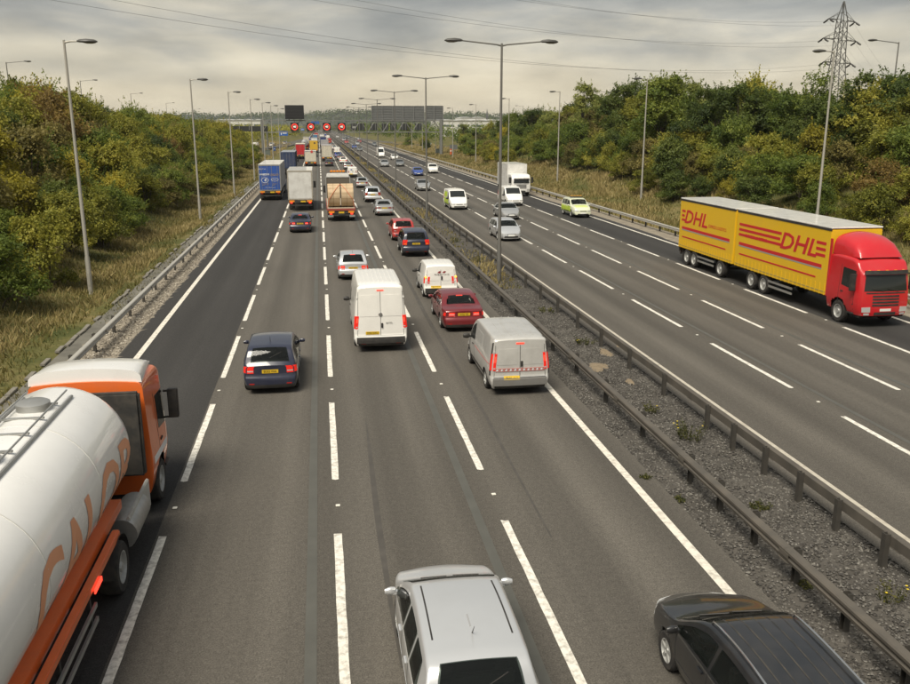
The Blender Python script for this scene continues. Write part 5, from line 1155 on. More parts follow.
Fr('saloon', SILV, 510, 220, 'silver saloon coming just behind the nearest silver oncoming car', X=17.7, heads=False)
Fr('van', VWHT, 514, 206, 'white van coming just ahead of the white box lorry', 'van', X=21.2)
on = [('saloon', SILV, 427, 191, 'grey saloon coming towards the bridge behind the second twin lamp post', 14.0), ('hatch', BLUEC, 424, 176, 'bright blue car coming towards the bridge in the middle lanes', 17.2), ('suv', VWHT, 437.5, 173.5, 'white four-by-four coming towards the bridge on the far side', 20.8),
    ('estate', SILV, 389.5, 167, 'silver estate coming near the gantry in the lane by the reservation', 13.9), ('saloon', GRYM, 406, 166.5, 'dark grey saloon coming near the gantry in the middle lanes', 17.3), ('hatch', VWHT, 406, 160, 'white hatchback just behind the dark grey oncoming saloon', 19.2),
    ('high_van', VWHT, 386.5, 157.5, 'white tall van coming beneath the gantry', 17.0), ('saloon', GRYM, 375, 151, 'dark saloon coming beyond the gantry', 14.1), ('hatch', BLUEC, 359.5, 148.5, 'blue hatchback coming beyond the gantry', 13.6), ('hatch', BLK_, 360.5, 139.5, 'black hatchback coming far beyond the gantry', 17.5), ('van', SILV, 354, 141, 'grey van coming far beyond the gantry', 14.3), ('saloon', REDC, 346.5, 141, 'red saloon farthest along the oncoming carriageway', 13.8)]
for k, pm, px, py, lab, X in on: Fr(k, pm, px, py, lab, 'van' if 'van' in k else 'car', X=X, lod=True)
# slip road traffic
fx = pchip([(y, x) for x, y in SLIP_L])
for i, (k, pm, Y, lab) in enumerate((('van', VWHT, 300, 'white van on the left slip road near the gantry'), ('hatch', SILV, 345, 'silver car on the left slip road ahead of the white van'), ('saloon', GRYM, 400, 'grey car on the left slip road about to join'))):
    car(k, pm, lab, 'van' if k == 'van' else 'car', (fx(Y) - 1, Y, ground_z(fx(Y), Y) + .18), math.atan2(-(fx(Y + 5) - fx(Y)), 5), lod=True, group='vehicles on the slip roads')
fx = pchip([(y, x) for x, y in SLIP_R])
for i, (k, pm, Y, lab) in enumerate((('van', VWHT, 258, 'white van on the right slip road above the grass'), ('saloon', SILVL, 345, 'pale car on the right slip road beyond the gantry'))):
    car(k, pm, lab, 'van' if k == 'van' else 'car', (fx(Y), Y, ground_z(fx(Y), Y) + .18), PI + math.atan2(-(fx(Y + 5) - fx(Y)), 5), lod=True, group='vehicles on the slip roads')

# the dense far end of the queue, and oncoming traffic beyond the gantry
far_c = [SILV, VWHT, GRYM, BLUEC, REDC, SILVL, BLK_, NVY]; fk = ['hatch', 'saloon', 'estate', 'suv', 'van', 'tall', 'small_van']
cn = {'hatch': 'hatchback', 'saloon': 'saloon', 'estate': 'estate car', 'suv': 'four-by-four', 'van': 'van', 'tall': 'people carrier', 'small_van': 'small van'}; pn = ['silver', 'white', 'grey', 'blue', 'red', 'pale silver', 'black', 'navy']; rr = random.Random(5)
for lane, X, ys in (('outer', 5.8, (470, 520, 575, 640, 720)), ('third', 2.2, (420, 480, 560, 650)), ('second', -1.4, (560, 640)), ('left', -5.1, (330, 392, 470, 560))):
    for i, Y in enumerate(ys):
        k = rr.choice(fk); c = rr.randrange(8); car(k, far_c[c], '%s %s, %s beyond the gantry in the %s lane of the queue' % (pn[c], cn[k], ORD[i], lane), 'van' if 'van' in k else 'car', (X + rr.uniform(-.3, .3), Y, 0), lod=True)
for lane, X, ys in (('first', 13.8, (430, 520, 640)), ('second', 17.3, (395, 560)), ('third', 20.7, (450, 610)), ('far', 24.2, (380, 540))):
    for i, Y in enumerate(ys):
        k = rr.choice(fk); c = rr.randrange(8); car(k, far_c[c], '%s %s, %s beyond the gantry in the %s oncoming lane' % (pn[c], cn[k], ORD[i], lane), 'van' if 'van' in k else 'car', (X + rr.uniform(-.3, .3), Y, 0), PI, lod=True)
# ================================================================== VEGETATION
def leaf_material(name, c1, c2, c3, tr=.45):
    m = bpy.data.materials.new(name); m.use_nodes = True; t = m.node_tree; l = t.links.new; b = t.nodes['Principled BSDF']; o_ = t.nodes['Material Output']
    at = N('ShaderNodeAttribute', t); at.attribute_name = 'leafcol'; oi = N('ShaderNodeObjectInfo', t)
    ad_ = N('ShaderNodeMath', t, operation='MULTIPLY_ADD'); l(oi.outputs['Random'], ad_.inputs[0]); ad_.inputs[1].default_value = .36; ad_.inputs[2].default_value = -.18
    a2 = N('ShaderNodeMath', t, operation='ADD'); l(at.outputs['Fac'], a2.inputs[0]); l(ad_.outputs[0], a2.inputs[1])
    r = N('ShaderNodeValToRGB', t); l(a2.outputs[0], r.inputs[0]); e = r.color_ramp.elements; e[0].position = .12; e[0].color = tuple(c1) + (1,); e[1].position = .92; e[1].color = tuple(c3) + (1,); k = e.new(.5); k.color = tuple(c2) + (1,)
    l(r.outputs[0], b.inputs['Base Color']); b.inputs['Roughness'].default_value = .6; b.inputs['Specular IOR Level'].default_value = .3
    tl = N('ShaderNodeBsdfTranslucent', t); l(r.outputs[0], tl.inputs[0]); mxs = N('ShaderNodeMixShader', t); mxs.inputs[0].default_value = tr
    l(b.outputs[0], mxs.inputs[1]); l(tl.outputs[0], mxs.inputs[2]); l(mxs.outputs[0], o_.inputs[0]); return m
def leaf_mesh(name, C, Nrm, size, col, m, rng, aspect=.62):
    n = len(C); Nrm = Nrm / (np.linalg.norm(Nrm, axis=1, keepdims=True) + 1e-9)
    a = rng.normal(size=(n, 3)); u = np.cross(Nrm, a); u /= (np.linalg.norm(u, axis=1, keepdims=True) + 1e-9); v = np.cross(Nrm, u); s = size[:, None]
    P = np.stack([C - u * s * .5, C - v * s * .5 * aspect + u * s * .05, C + u * s * .5 - Nrm * s * .12, C + v * s * .5 * aspect + u * s * .05], 1).reshape(-1, 3)
    me = bpy.data.meshes.new(name); me.vertices.add(4 * n); me.vertices.foreach_set('co', P.ravel()); me.loops.add(4 * n); me.polygons.add(n)
    me.loops.foreach_set('vertex_index', np.arange(4 * n, dtype=np.int32)); me.polygons.foreach_set('loop_start', np.arange(0, 4 * n, 4, dtype=np.int32)); me.polygons.foreach_set('loop_total', np.full(n, 4, dtype=np.int32))
    at = me.attributes.new('leafcol', 'FLOAT', 'POINT'); at.data.foreach_set('value', np.repeat(col, 4).astype(np.float32)); me.update(calc_edges=True); me.materials.append(m); return me
def crown_mesh(name, R, H, z0, nlobe, n, ls, m, seed, shape='round'):
    rng = np.random.default_rng(seed); lobes = []
    for k in range(nlobe):
        t = rng.uniform(0, 1); a = rng.uniform(0, 2 * PI)
        if shape == 'bush': rad = R * (1 - .55 * t ** 1.6) * math.sqrt(rng.uniform(.05, 1)) * .8; lr = R * rng.uniform(.20, .40)
        elif shape == 'tall': rad = R * (.75 - .5 * abs(t - .45)) * math.sqrt(rng.uniform(.05, 1)); lr = R * rng.uniform(.26, .42)
        else: rad = R * math.sin(PI * (.18 + .72 * t)) * math.sqrt(rng.uniform(.1, 1)) * .92; lr = R * rng.uniform(.18, .36)
        lobes.append((rad * math.cos(a), rad * math.sin(a), z0 + lr * .5 + (H - z0 - lr * 1.2) * t, lr, rng.uniform(-.22, .22)))
    per = n // nlobe; Cs, Ns, Ss, Ks = [], [], [], []
    for (x, y, z, lr, tone) in lobes:
        nc = max(6, per // 14); d = rng.normal(size=(nc, 3)); d[:, 2] = np.abs(d[:, 2]) * .9 + d[:, 2] * .25; d /= np.linalg.norm(d, axis=1, keepdims=True)
        rr = lr * rng.uniform(.55, 1.12, size=(nc, 1)); cc = np.array([x, y, z]) + d * rr * np.array([1, 1, .85]); ct = rng.uniform(-.2, .2, nc)
        idx = rng.integers(0, nc, per); C = cc[idx] + rng.normal(size=(per, 3)) * lr * .17; Nv = d[idx] * .8 + rng.normal(size=(per, 3)) * .55 + np.array([0, 0, .45])
        Cs.append(C); Ns.append(Nv); Ss.append(ls * rng.uniform(.6, 1.35, per)); Ks.append(np.clip(.5 + tone + ct[idx] + rng.normal(size=per) * .1, 0, 1))
    for k in range(int(nlobe * 2.2)):                       # shoots and sprays that break the outline
        x, y, z, lr, tone = lobes[rng.integers(0, nlobe)]; d = rng.normal(size=3); d[2] = abs(d[2]) + .5; d /= np.linalg.norm(d); ln = lr * rng.uniform(.7, 1.5); q = 22; f = rng.uniform(.2, 1, (q, 1))
        Cs.append(np.array([x, y, z]) + d * (lr * .75 + ln * f) + rng.normal(size=(q, 3)) * lr * .10 * (1.25 - f)); Ns.append(rng.normal(size=(q, 3)) + np.array([0, 0, .5])); Ss.append(ls * rng.uniform(.5, 1.1, q)); Ks.append(np.clip(.62 + tone + rng.normal(size=q) * .12, 0, 1))
    C = np.concatenate(Cs); C[:, 2] = np.maximum(C[:, 2], -.4)
    return leaf_mesh(name, C, np.concatenate(Ns), np.concatenate(Ss), np.concatenate(Ks), m, rng), lobes
BARK = mat('bark', (.075, .06, .045), .9, var=.3, vscale=5, bump=.5, bscale=14)
def trunk_mesh(R, H, lobes, seed, r0, multi=False):
    r = random.Random(seed); m = MB()
    if multi:
        for x, y, z, lr, _ in lobes[:7]: m.tube([(x * .12, y * .12, -.5), (x * .45 + r.uniform(-.1, .1), y * .45, z * .5), (x, y, z + lr * .3)], [r0, r0 * .7, r0 * .25], 5)
    else:
        top = (r.uniform(-.3, .3), r.uniform(-.3, .3), H * .8); m.tube([(0, 0, -.6), (top[0] * .2, top[1] * .2, H * .25), (top[0] * .6, top[1] * .6, H * .55), top], [r0 * 1.3, r0, r0 * .6, r0 * .2], 8)
        for x, y, z, lr, _ in lobes[:9]:
            f = r.uniform(.2, .5); m.tube([(top[0] * f, top[1] * f, H * f), (x * .55, y * .55, H * f + (z - H * f) * .55), (x, y, z)], [r0 * .45, r0 * .3, r0 * .12], 5)
    return m.mesh('trunk', BARK, smooth=60)
PAL = {'olive': ((.097, .108, .016), (.245, .245, .034), (.410, .370, .063)), 'green': ((.055, .089, .016), (.142, .188, .030), (.251, .279, .048)), 'dark green': ((.036, .059, .015), (.091, .125, .025), (.165, .194, .041)),
       'yellowing': ((.160, .142, .018), (.342, .302, .034), (.513, .427, .057)), 'brownish': ((.085, .080, .023), (.188, .165, .046), (.296, .245, .074)), 'rust-tinged': ((.097, .071, .021), (.199, .137, .039), (.308, .211, .057)), 'pale green': ((.114, .137, .032), (.234, .257, .059), (.342, .353, .097))}
LM = {k: leaf_material('leaves ' + k, *v) for k, v in PAL.items()}
VAR = {}
def variants(kind, col, n, R, H, z0, nl, leaves, ls, shape, r0, multi):
    out = []
    for i in range(n):
        sd_ = abs(hash((kind, col, i))) % 10000 if False else (sum(map(ord, kind + col)) * 13 + i * 101) % 9973
        f = 1 + .12 * math.sin(sd_); cm, lb = crown_mesh('crown', R * f, H, z0, nl, leaves, ls, LM[col], sd_, shape); out.append((trunk_mesh(R, H, lb, sd_, r0, multi), cm))
    return out
for c in ('olive', 'green', 'dark green', 'yellowing', 'brownish', 'rust-tinged'): VAR['shrub', c] = variants('shrub', c, 3, 2.1, 3.3, 0, 24, 11000, .14, 'bush', .05, True)
for c in ('olive', 'green', 'dark green', 'yellowing', 'pale green'): VAR['tree', c] = variants('tree', c, 3, 3.3, 8.6, .6, 42, 20000, .225, 'round', .2, False)
VAR['tree', 'brownish'] = variants('tree', 'brownish', 2, 3.0, 8.0, .6, 22, 9500, .27, 'round', .18, False)
VAR['tall', 'pale green'] = variants('tall', 'pale green', 2, 2.6, 11.0, 1.0, 24, 7000, .24, 'tall', .18, False); VAR['tall', 'dark green'] = variants('tall', 'dark green', 2, 3.0, 10.5, 1.0, 28, 17000, .24, 'tall', .22, False)
PENDING = []
def plant(kind, col, x, y, s, sz, where, cat, group, name):
    tm, cm = rnd.choice(VAR[kind, col]); t = empty(name, (x, y, ground_z(x, y) - .05), rnd.uniform(0, 2 * PI)); t.scale = (s, s, sz)
    link('trunk' if cat == 'tree' else 'stem', tm, t); link('crown', cm, t); t['category'] = cat; t['group'] = group; PENDING.append((t, col, where, y)); return t
def pick(w): 
    r = rnd.random() * sum(w.values())
    for k, v in w.items():
        r -= v
        if r <= 0: return k
    return k
lampsL = [47 + 33.5 * k - 8 for k in range(7)]
def between(y, first, names): 
    k = 0
    while k < len(first) and y > first[k]: k += 1
    return k
def inview(x, y, m=3.): return -.372 * y - m < x < .70 * y + 4
# left embankment
pts = []
def far_enough(x, y, d):
    return all((x - a) ** 2 + ((y - b) * .9) ** 2 > d * d for a, b in pts)
tries = 0; LWHERE = {0: 'short of left lamp one', 1: 'between left lamps one and two', 2: 'between left lamps two and three', 3: 'between left lamps three and four'}
LY = [42.5 + 33.5 * k for k in range(8)]
while len(pts) < 200 and tries < 9000:
    tries += 1; y = 20 + 245 * rnd.random() ** 1.25; x = -rnd.uniform(14.2, 29.5)
    if y > 215 and x > -31: 
        if x > -22: continue
    if not inview(x, y): continue
    if not far_enough(x, y, 2.0 + y * .006): continue
    pts.append((x, y)); foot = x > -17.5; crest = x < -23
    col = pick({'olive': 4, 'yellowing': 2.0, 'green': 3.4, 'dark green': 1.0, 'brownish': .9, 'rust-tinged': .3}) if not foot else pick({'olive': 3, 'brownish': 1.5, 'green': 3.2, 'yellowing': .8, 'dark green': 1.0})
    s = rnd.uniform(.95, 1.35) * (1.3 if crest else 1.08) * (.74 if foot else 1); sz = s * rnd.uniform(.9, 1.15) * (1.28 if crest and y < 120 else 1.02)
    row = 'at the left embankment foot' if foot else ('on the left embankment crest' if crest else 'halfway up the left embankment'); k = between(y, LY, None)
    plant('shrub', col, x, y, s, sz, ('left', row, LWHERE.get(k, 'beyond left lamp four')), 'shrub', 'shrubs on the left embankment', 'shrub')
# right slope: shrubs in front, trees behind
RY = [54 + 33.5 * k for k in range(8)]; pts = []; tries = 0
RWHERE = {0: 'short of right lamp one', 1: 'between right lamps one and two', 2: 'between right lamps two and three', 3: 'between right lamps three and four'}
while len(pts) < 95 and tries < 7000:
    tries += 1; y = 40 + 215 * rnd.random() ** 1.1; x = rnd.uniform(35.0, 43) + (3 if 95 < y < 160 else 0) + (5 * smooth(150, 260, y))
    if not inview(x, y) or not far_enough(x, y, 2.0 + y * .006): continue
    pts.append((x, y)); col = pick({'olive': 2.8, 'green': 3.6, 'dark green': 2.2, 'brownish': 1.4, 'yellowing': .7, 'rust-tinged': .2}); s = rnd.uniform(.8, 1.35) * (.8 if x < 37.5 else 1.15)
    k = between(y, RY, None); plant('shrub', col, x, y, s, s * rnd.uniform(.85, 1.2), ('right', 'at the right slope foot' if x < 38.5 else 'under the right trees', RWHERE.get(k, 'beyond right lamp four')), 'shrub', 'shrubs on the right slope', 'shrub')
pts = []; tries = 0
while len(pts) < 92 and tries < 7000:
    tries += 1; y = 46 + 225 * rnd.random() ** 1.05; x = rnd.uniform(41.5, 62) + 4 * smooth(150, 260, y)
    if not inview(x, y) or not far_enough(x, y, 3.3 + y * .004): continue
    pts.append((x, y)); kind, col = pick({('tree', 'green'): 3.4, ('tree', 'dark green'): 2.6, ('tree', 'olive'): 2.4, ('tree', 'yellowing'): .8, ('tree', 'pale green'): 1.1, ('tree', 'brownish'): .9, ('tall', 'pale green'): .6 if y > 90 else .2, ('tall', 'dark green'): .7})
    s = rnd.uniform(.88, 1.22) * (1 - .38 * smooth(175, 245, y)); k = between(y, RY, None)
    if y < 85: s *= .9
    plant(kind, col, x, y, s, s * rnd.uniform(.88, 1.08), ('right', 'in the front tree row' if x < 48 else 'in the back tree rows', RWHERE.get(k, 'beyond right lamp four')), 'tree', 'trees on the right slope', 'tall_tree' if kind == 'tall' else 'tree')
# a few trees off the pattern, read from the photograph
for px, py, Y, kind, col, s in ((605, 100, 128, 'tall', 'pale green', 1.0), (640, 90, 120, 'tall', 'dark green', 1.05), (715, 82, 112, 'tall', 'pale green', 1.02), (770, 80, 92, 'tall', 'dark green', .98), (545, 100, 190, 'tall', 'pale green', 1.15), (575, 104, 165, 'tree', 'olive', 1.15), (880, 90, 66, 'tree', 'olive', .9), (905, 88, 70, 'tree', 'green', .95), (463, 118, 300, 'tall', 'pale green', .75), (408, 118, 420, 'tall', 'pale green', .9), (490, 122, 280, 'tree', 'olive', .8)):
    p = at_y(px, py, Y); Hn = {'tall': 10.6, 'tree': 8.4}[kind]; gz = ground_z(p.x, Y)
    plant(kind, col, p.x, Y, s, max(.5, (p.z - gz) / Hn), ('right', 'standing above its neighbours', 'at photo row %d' % px), 'tree', 'trees on the right slope', 'tall_tree' if kind == 'tall' else 'tree')
    PENDING[-1] = (PENDING[-1][0], col, ('right', 'above its neighbours', RWHERE.get(between(Y, RY, None), 'beyond right lamp four')), Y)
for x, y, s in ((44, 236, 1.3), (47.5, 242, 1.1), (37, 300, 1.0), (40, 330, 1.2), (37, 360, 1.1)):
    plant('shrub', pick({'olive': 1, 'dark green': 1, 'green': 1}), x, y, s, s, ('right', 'on the grass', 'beside the right gantry column'), 'shrub', 'shrubs on the right slope', 'shrub')
# labels: look, row and lamp interval; those alike are counted off from the bridge
groups = {}
for t, col, wh, y in PENDING: groups.setdefault((col, wh, t['category'], t.name.split('.')[0]), []).append((y, t))
for (col, wh, cat, nm), lst in groups.items():
    lst.sort(key=lambda q: q[0]); kindw = 'slender tree' if nm == 'tall_tree' else cat
    for i, (y, t) in enumerate(lst):
        base = '%s %s %s, %s' % (col, kindw, wh[1], wh[2])
        t['label'] = base if len(lst) == 1 else ('%s %s' % (ORD[min(i, 19)], base))
# far woodland: one mass each, too far to tell trunks apart
def wood(name, boxes, n, ls, m, seed, label):
    rng = np.random.default_rng(seed); Cs = []; Ns = []; K = []
    for (x0, x1, y0, y1, h0, h1) in boxes:
        nb_ = int(n / len(boxes) / 60)
        for k in range(nb_):
            bx, by = rng.uniform(x0, x1), rng.uniform(y0, y1); hh = rng.uniform(h0, h1); r_ = rng.uniform(.28, .45) * hh; d = rng.normal(size=(60, 3)); d /= np.linalg.norm(d, axis=1, keepdims=True)
            gz = ground_z(bx, by) + .0; Cs.append(np.array([bx, by, gz + hh * .55]) + d * np.array([r_, r_, hh * .45]) * rng.uniform(.6, 1.1, (60, 1))); Ns.append(d + np.array([0, 0, .5])); K.append(np.clip(np.full(60, rng.uniform(.15, .85)) + rng.normal(size=60) * .12, 0, 1))
    C = np.concatenate(Cs); me = leaf_mesh(name, C, np.concatenate(Ns), ls * rng.uniform(.6, 1.4, len(C)), np.concatenate(K), m, rng, .8); o = link(name, me); tag(o, label, 'woodland', kind='stuff')
wood('woodland', [(-70, -24, 270, 420, 5, 9), (-160, -45, 300, 700, 6, 12), (-60, -20, 430, 700, 5, 9), (-40, -14, 600, 1000, 5, 9)], 30000, .8, LM['olive'], 5, 'olive woodland mass far along the left side')
wood('woodland', [(52, 110, 270, 420, 5, 9), (40, 160, 400, 620, 6, 11), (34, 90, 600, 1000, 6, 11), (70, 260, 150, 330, 7, 11)], 36000, .8, LM['green'], 6, 'green woodland mass far along the right side')
wood('far_woodland', [(-700, -60, 800, 1500, 10, 16), (-20, 600, 1000, 1700, 9, 15), (40, 420, 760, 1100, 8, 13)], 60000, 1.5, LM['dark green'], 9, 'dark distant treetops along the skyline')

# ------------------------------------------------------------------ distant hills, town
HILLM = mat('wooded hill', (.035, .045, .03), .95, var=.45, vscale=.02)
xs = np.linspace(-2600, 3200, 140); P = []
hz_ = lambda x: 36 + 9 * math.sin(x * .0021 + 1) + 5 * math.sin(x * .0083) + 2.6 * math.sin(x * .031) + 1.4 * math.sin(x * .09 + 2)
for f, yy in ((0, 2250), (.55, 2420), (1, 2650), (.8, 3000), (0, 3600)): P.append([(x, yy + 60 * math.sin(x * .004), -1 + (hz_(x) + 1.5 * math.sin(x * .37)) * f) for x in xs])
o = MB().grid(P).build('hills', HILLM, smooth=70); tag(o, kind='structure', label='low wooded ridge along the horizon')
rng = np.random.default_rng(4); n = 5200; xx = rng.uniform(-1400, 1900, n); yy = rng.uniform(2380, 2660, n); top = np.array([hz_(x) for x in xx]) * np.clip((yy - 2250) / 400, 0, 1); C = np.repeat(np.stack([xx, yy, top + 3], 1), 9, 0) + rng.normal(size=(n * 9, 3)) * np.array([5, 5, 3.4])
o = link('ridge_woodland', leaf_mesh('ridge_woodland', C, rng.normal(size=C.shape) + np.array([0, -.4, .6]), rng.uniform(3, 6, len(C)), rng.uniform(.1, .7, len(C)), LM['dark green'], rng, .8)); tag(o, 'dark trees covering the ridge on the horizon', 'woodland', kind='stuff')
CLAD = mat('pale cladding', (.62, .61, .57), .6, var=.06); ROOFG = mat('grey roof', (.45, .45, .43), .6); YCL = mat('cream cladding', (.62, .55, .33), .6)
def shed(px0, px1, pyt, Y, dep, m, label, bays=6, gable=True):
    a = at_y(px0, pyt, Y); b_ = at_y(px1, pyt, Y); W_ = b_.x - a.x; H_ = a.z; t = empty('warehouse', (a.x, Y, -.1)); tag(t, label, 'building', 'warehouses beyond the trees')
    box('wall', m, t, 0, W_, 0, dep, 0, H_ * .93); rf = MB()
    for k in range(bays):
        x0, x1 = W_ * k / bays, W_ * (k + 1) / bays; xm = (x0 + x1) / 2; zb, zt = H_ * .93, H_
        rf.add([(x0, -.6, zb), (xm, -.6, zt), (x1, -.6, zb), (x0, dep, zb), (xm, dep, zt), (x1, dep, zb)], [(0, 1, 4, 3), (1, 2, 5, 4), (0, 2, 1), (3, 4, 5), (0, 3, 5, 2)])
    rf.build('roof', ROOFG, t)
    for k in range(bays): x = W_ * (k + .5) / bays; box('door', mat('shed door', (.2, .22, .25), .6), t, x - 2.2, x + 2.2, -.15, .0, 0, min(5, H_ * .5)); box('window', mat('shed glazing', (.08, .1, .12), .2), t, x - W_ / bays * .38, x + W_ / bays * .38, -.12, 0, H_ * .6, H_ * .7)
shed(441, 515, 119.0, 640, 60, CLAD, 'long pale warehouse beyond the trees right of the gantry', 5); shed(512, 548, 123.0, 560, 40, YCL, 'cream warehouse beyond the trees, right of the long pale one', 3); shed(214, 262, 118.8, 760, 60, CLAD, 'pale warehouse beyond the left bushes behind the dark beam', 5); shed(460, 486, 116.5, 1100, 40, CLAD, 'small pale shed on the rising ground below the church spire', 2)
p = at_y(487, 117.5, 2300); t = empty('church', (p.x, 2300, 20)); tag(t, 'church with a dark pointed spire on the ridge', 'church'); CS = mat('dark church stone', (.06, .058, .055), .9)
box('tower', CS, t, -3, 3, -3, 3, 0, p.z - 20); box('nave', CS, t, 3, 22, -4, 4, 0, p.z - 28); MB().add([(-3, -3, p.z - 20), (3, -3, p.z - 20), (3, 3, p.z - 20), (-3, 3, p.z - 20), (0, 0, p.z + 4)], [(0, 1, 4), (1, 2, 4), (2, 3, 4), (3, 0, 4), (0, 3, 2, 1)]).build('spire', CS, t)

# ------------------------------------------------------------------ grass, gravel, weeds
def grass_mesh(name, X, Y, Z, h, w_, col, m, rng, lean=.35):
    n = len(X); a = rng.uniform(0, 2 * PI, n); dx, dy = np.cos(a), np.sin(a); lx, ly = rng.normal(size=n) * lean, rng.normal(size=n) * lean
    b = np.stack([X, Y, Z], 1); s = np.stack([dx * w_, dy * w_, np.zeros(n)], 1); tip = b + np.stack([lx * h, ly * h, h], 1); mid = b + np.stack([lx * h * .35, ly * h * .35, h * .55], 1)
    P = np.stack([b - s, b + s, mid + s * .8, tip], 1).reshape(-1, 3); me = bpy.data.meshes.new(name); me.vertices.add(4 * n); me.vertices.foreach_set('co', P.ravel()); me.loops.add(4 * n); me.polygons.add(n)
    me.loops.foreach_set('vertex_index', np.arange(4 * n, dtype=np.int32)); me.polygons.foreach_set('loop_start', np.arange(0, 4 * n, 4, dtype=np.int32)); me.polygons.foreach_set('loop_total', np.full(n, 4, dtype=np.int32))
    at = me.attributes.new('leafcol', 'FLOAT', 'POINT'); at.data.foreach_set('value', np.repeat(col, 4).astype(np.float32)); me.update(calc_edges=True); me.materials.append(m); return me
DRY = leaf_material('dry grass', (.072, .084, .020), (.185, .160, .048), (.36, .285, .125), .3)
def clump_noise(x, y): return .5 + .25 * np.sin(x * .9 + 1.3 * np.sin(y * .21)) + .25 * np.sin(y * .37 + np.sin(x * .8) * 2)
def grass(name, x0, x1, y0, y1, n, h0, h1, label, seed, pw=1.5, bias=.0, xcurve=None, thr=.0):
    rng = np.random.default_rng(seed); Y = y0 + (y1 - y0) * rng.random(n) ** pw; X = rng.uniform(x0, x1, n); k = clump_noise(X, Y); keep = rng.random(n) < .25 + k - thr; X, Y, k = X[keep], Y[keep], k[keep]
    Z = np.array([ground_z(a, b) for a, b in zip(X, Y)]) - .02; h = rng.uniform(h0, h1, len(X)) * (.6 + .7 * k); o = link(name, grass_mesh(name, X, Y, Z, h, .007 + .00045 * Y, np.clip(k * .7 + .2 + bias + rng.normal(size=len(X)) * .16, 0, 1), DRY, rng)); tag(o, label, 'grass', kind='stuff')
grass('grass', -17.5, -10.5, 14, 215, 80000, .12, .42, 'dry golden grass along the foot of the left embankment', 1, bias=.02)
grass('grass', -30, -16, 25, 230, 16000, .4, 1.0, 'rough grass between the left shrubs', 2, bias=-.2)
grass('grass', 28.5, 38.5, 35, 300, 76000, .2, .6, 'dry grass on the right slope above the barrier', 3, bias=.10)
grass('grass', 38, 60, 40, 260, 14000, .4, 1.0, 'rough grass under the right trees', 4, bias=-.25)
grass('grass', -10.3, -9.25, 16, 150, 16000, .06, .22, 'short weeds growing in the drain channel', 6, bias=-.2, thr=.3)
grass('grass', -26, -12.5, 215, 420, 12000, .4, .8, 'pale dry grass beside the left slip road', 7, pw=1, bias=.25)
grass('grass', 28.5, 46, 230, 420, 12000, .4, .8, 'pale dry grass by the right slip road', 8, pw=1, bias=.25)
grass('grass', 9.2, 10.95, 44, 400, 9000, .1, .38, 'scrubby grass growing in the central reservation farther along', 5, pw=1.6, bias=-.12, thr=.25)
def stones(name, x0, x1, y0, y1, n, s0, s1, cols, label, seed, z):
    rng = np.random.default_rng(seed); V, Fc = [], []; b0 = np.array([(1, 0, 0), (-1, 0, 0), (0, 1, 0), (0, -1, 0), (0, 0, .8), (0, 0, -.5)]); fo = np.array([(0, 2, 4), (2, 1, 4), (1, 3, 4), (3, 0, 4), (2, 0, 5), (1, 2, 5), (3, 1, 5), (0, 3, 5)])
    Y = y0 + (y1 - y0) * rng.random(n) ** 1.4; X = rng.uniform(x0, x1, n); s = rng.uniform(s0, s1, n); V = b0[None] * s[:, None, None] * rng.uniform(.6, 1.4, (n, 6, 3)); a = rng.uniform(0, 2 * PI, n); c, q = np.cos(a)[:, None], np.sin(a)[:, None]
    V = np.stack([V[..., 0] * c - V[..., 1] * q, V[..., 0] * q + V[..., 1] * c, V[..., 2]], 2) + np.stack([X, Y, np.full(n, z)], 1)[:, None]; Fc = (fo[None] + (np.arange(n) * 6)[:, None, None]).reshape(-1, 3)
    me = bpy.data.meshes.new(name); me.from_pydata(V.reshape(-1, 3).tolist(), [], Fc.tolist()); at = me.attributes.new('leafcol', 'FLOAT', 'POINT'); at.data.foreach_set('value', np.repeat(rng.random(n), 6).astype(np.float32)); me.materials.append(cols); o = link(name, me); tag(o, label, 'gravel', kind='stuff')
SM = leaf_material('gravel stones', (.045, .041, .036), (.092, .085, .074), (.19, .178, .155), 0); SP = leaf_material('verge stones', (.11, .095, .075), (.25, .215, .165), (.44, .40, .33), 0)
stones('gravel', 8.25, 11.5, 8, 60, 40000, .013, .036, SM, 'loose grey gravel in the central reservation', 1, -.012); stones('gravel', -9.15, -7.6, 14, 90, 9000, .02, .06, SP, 'loose pale stones on the left verge', 2, .012)
WEED = leaf_material('weed leaves', (.035, .042, .014), (.08, .085, .024), (.15, .14, .04)); FLOW = mat('yellow petals', (.65, .48, .03), .6)
def weed(px, py, h, r, nst, label, flowers=0, low=False):
    p = gp(px, py); rng = np.random.default_rng(int(px * 7 + py)); t = empty('weed_plant', (p.x, p.y, -.03)); tag(t, label, 'weed', 'weeds growing in the central reservation'); C, Nn = [], []; m = MB(); tips = []
    for k in range(nst):
        a = rng.uniform(0, 2 * PI); d = r * math.sqrt(rng.random()); hh = h * rng.uniform(.5, 1); bx, by = d * math.cos(a) * .6, d * math.sin(a) * .6; tx, ty = d * math.cos(a), d * math.sin(a); m.tube([(bx, by, 0), (tx, ty, hh)], [.008, .004], 4); tips.append((tx, ty, hh))
        for q in range(14): f = rng.uniform(.1, 1); C.append((bx + (tx - bx) * f + rng.normal() * .035, by + (ty - by) * f + rng.normal() * .035, hh * f)); Nn.append((rng.normal(), rng.normal(), .6))
    m.build('stem', MATS.get('weed stem') or mat('weed stem', (.09, .09, .03), .8), t); link('leaves', leaf_mesh('leaves', np.array(C), np.array(Nn), rng.uniform(.04, .11, len(C)), rng.random(len(C)), WEED, rng, .4), t)
    for k in range(flowers): x, y, z = tips[k % nst]; MB().lathe([(.008, .0), (.022, .01), (.026, .016), (.008, .022)], 7, 'z', (x, y, z)).build('flower', FLOW, t)
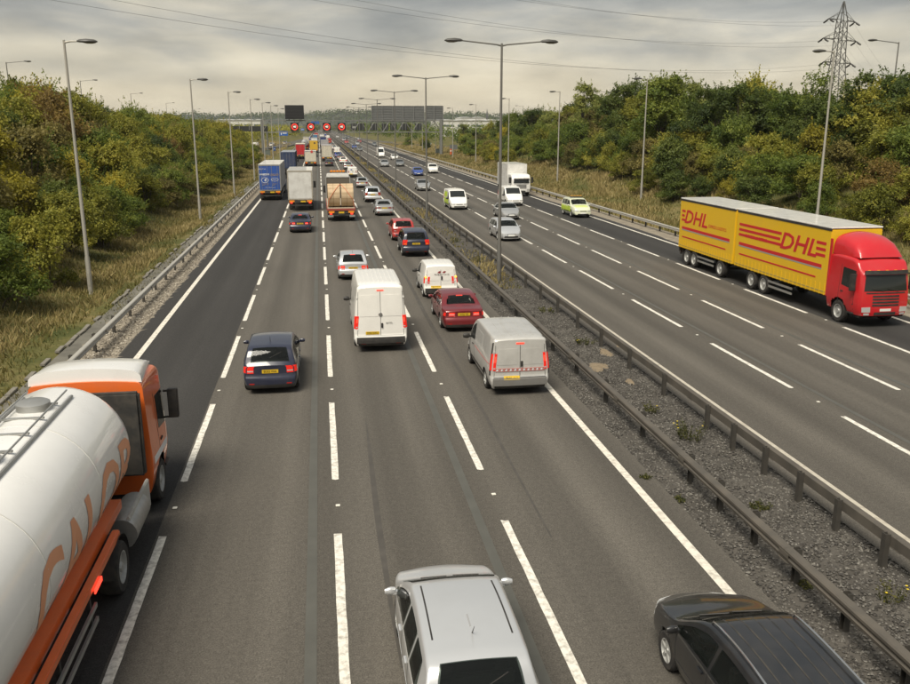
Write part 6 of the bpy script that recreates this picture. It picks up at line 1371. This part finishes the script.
weed(690, 438, .55, .55, 26, 'tall weed clump with yellow flowers between the central barriers', 5); weed(652, 411, .3, .3, 12, 'small brown-green weed left of the flowering clump', 1); weed(760, 508, .16, .22, 16, 'low bright green weed tuft between the central barriers', 0); weed(585, 343, .28, .5, 18, 'weed patch beside the sandy spots', 2); weed(890, 600, .45, .3, 9, 'spindly yellow-flowered weed at the right edge', 3); weed(648, 478, .1, .15, 9, 'tiny low weed below the near central rail'); weed(680, 500, .1, .15, 9, 'tiny green tuft near the queueing lane edge'); weed(805, 585, .12, .16, 10, 'small green tuft close to the bottom right rail'); weed(478, 262, .5, .5, 18, 'green weed patch beside the nearest twin lamp post', 2); weed(455, 242, .5, .5, 18, 'bushy weed behind the nearest twin lamp post'); weed(547, 312, .3, .5, 16, 'weed patch halfway between the lamp post and the sandy spots')
SAND = mat('sandy soil', (.20, .155, .10), .95, var=.2, vscale=6, bump=.6, bscale=25)
for k, (px, py, r) in enumerate(((606, 352, .34), (598, 366, .42), (630, 381, .2), (620, 346, .22))):
    p = gp(px, py); P = []; r_ = random.Random(k); ph = r_.uniform(0, 6); rad = [r * (1 + .22 * math.sin(2 * PI * i / 16 * 2 + ph) + .14 * math.sin(2 * PI * i / 16 * 3 + 2 * ph) + r_.uniform(-.05, .05)) for i in range(16)]; rad.append(rad[0])
    for f, z in ((0.01, .03), (.5, .025), (1, -.03)): P.append([(p.x + rad[i] * f * math.cos(2 * PI * i / 16) * .8, p.y + 1.6 * rad[i] * f * math.sin(2 * PI * i / 16), z) for i in range(17)])
    o = MB().grid(P).build('sand_patch', SAND, smooth=60); tag(o, kind='structure', label='patch of bare sandy soil in the central reservation')

# ------------------------------------------------------------------ air
m = bpy.data.materials.new('haze'); m.use_nodes = True; t = m.node_tree; t.nodes.remove(t.nodes['Principled BSDF']); pv = N('ShaderNodeVolumePrincipled', t); pv.inputs['Color'].default_value = (.80, .82, .84, 1); pv.inputs['Density'].default_value = .00011; pv.inputs['Anisotropy'].default_value = .2
t.links.new(pv.outputs[0], t.nodes['Material Output'].inputs['Volume'])
o = MB().box(-3200, 3400, -80, 6100, -2.5, 75).build('haze', m); tag(o, 'thin pale haze in the distance', kind='stuff')
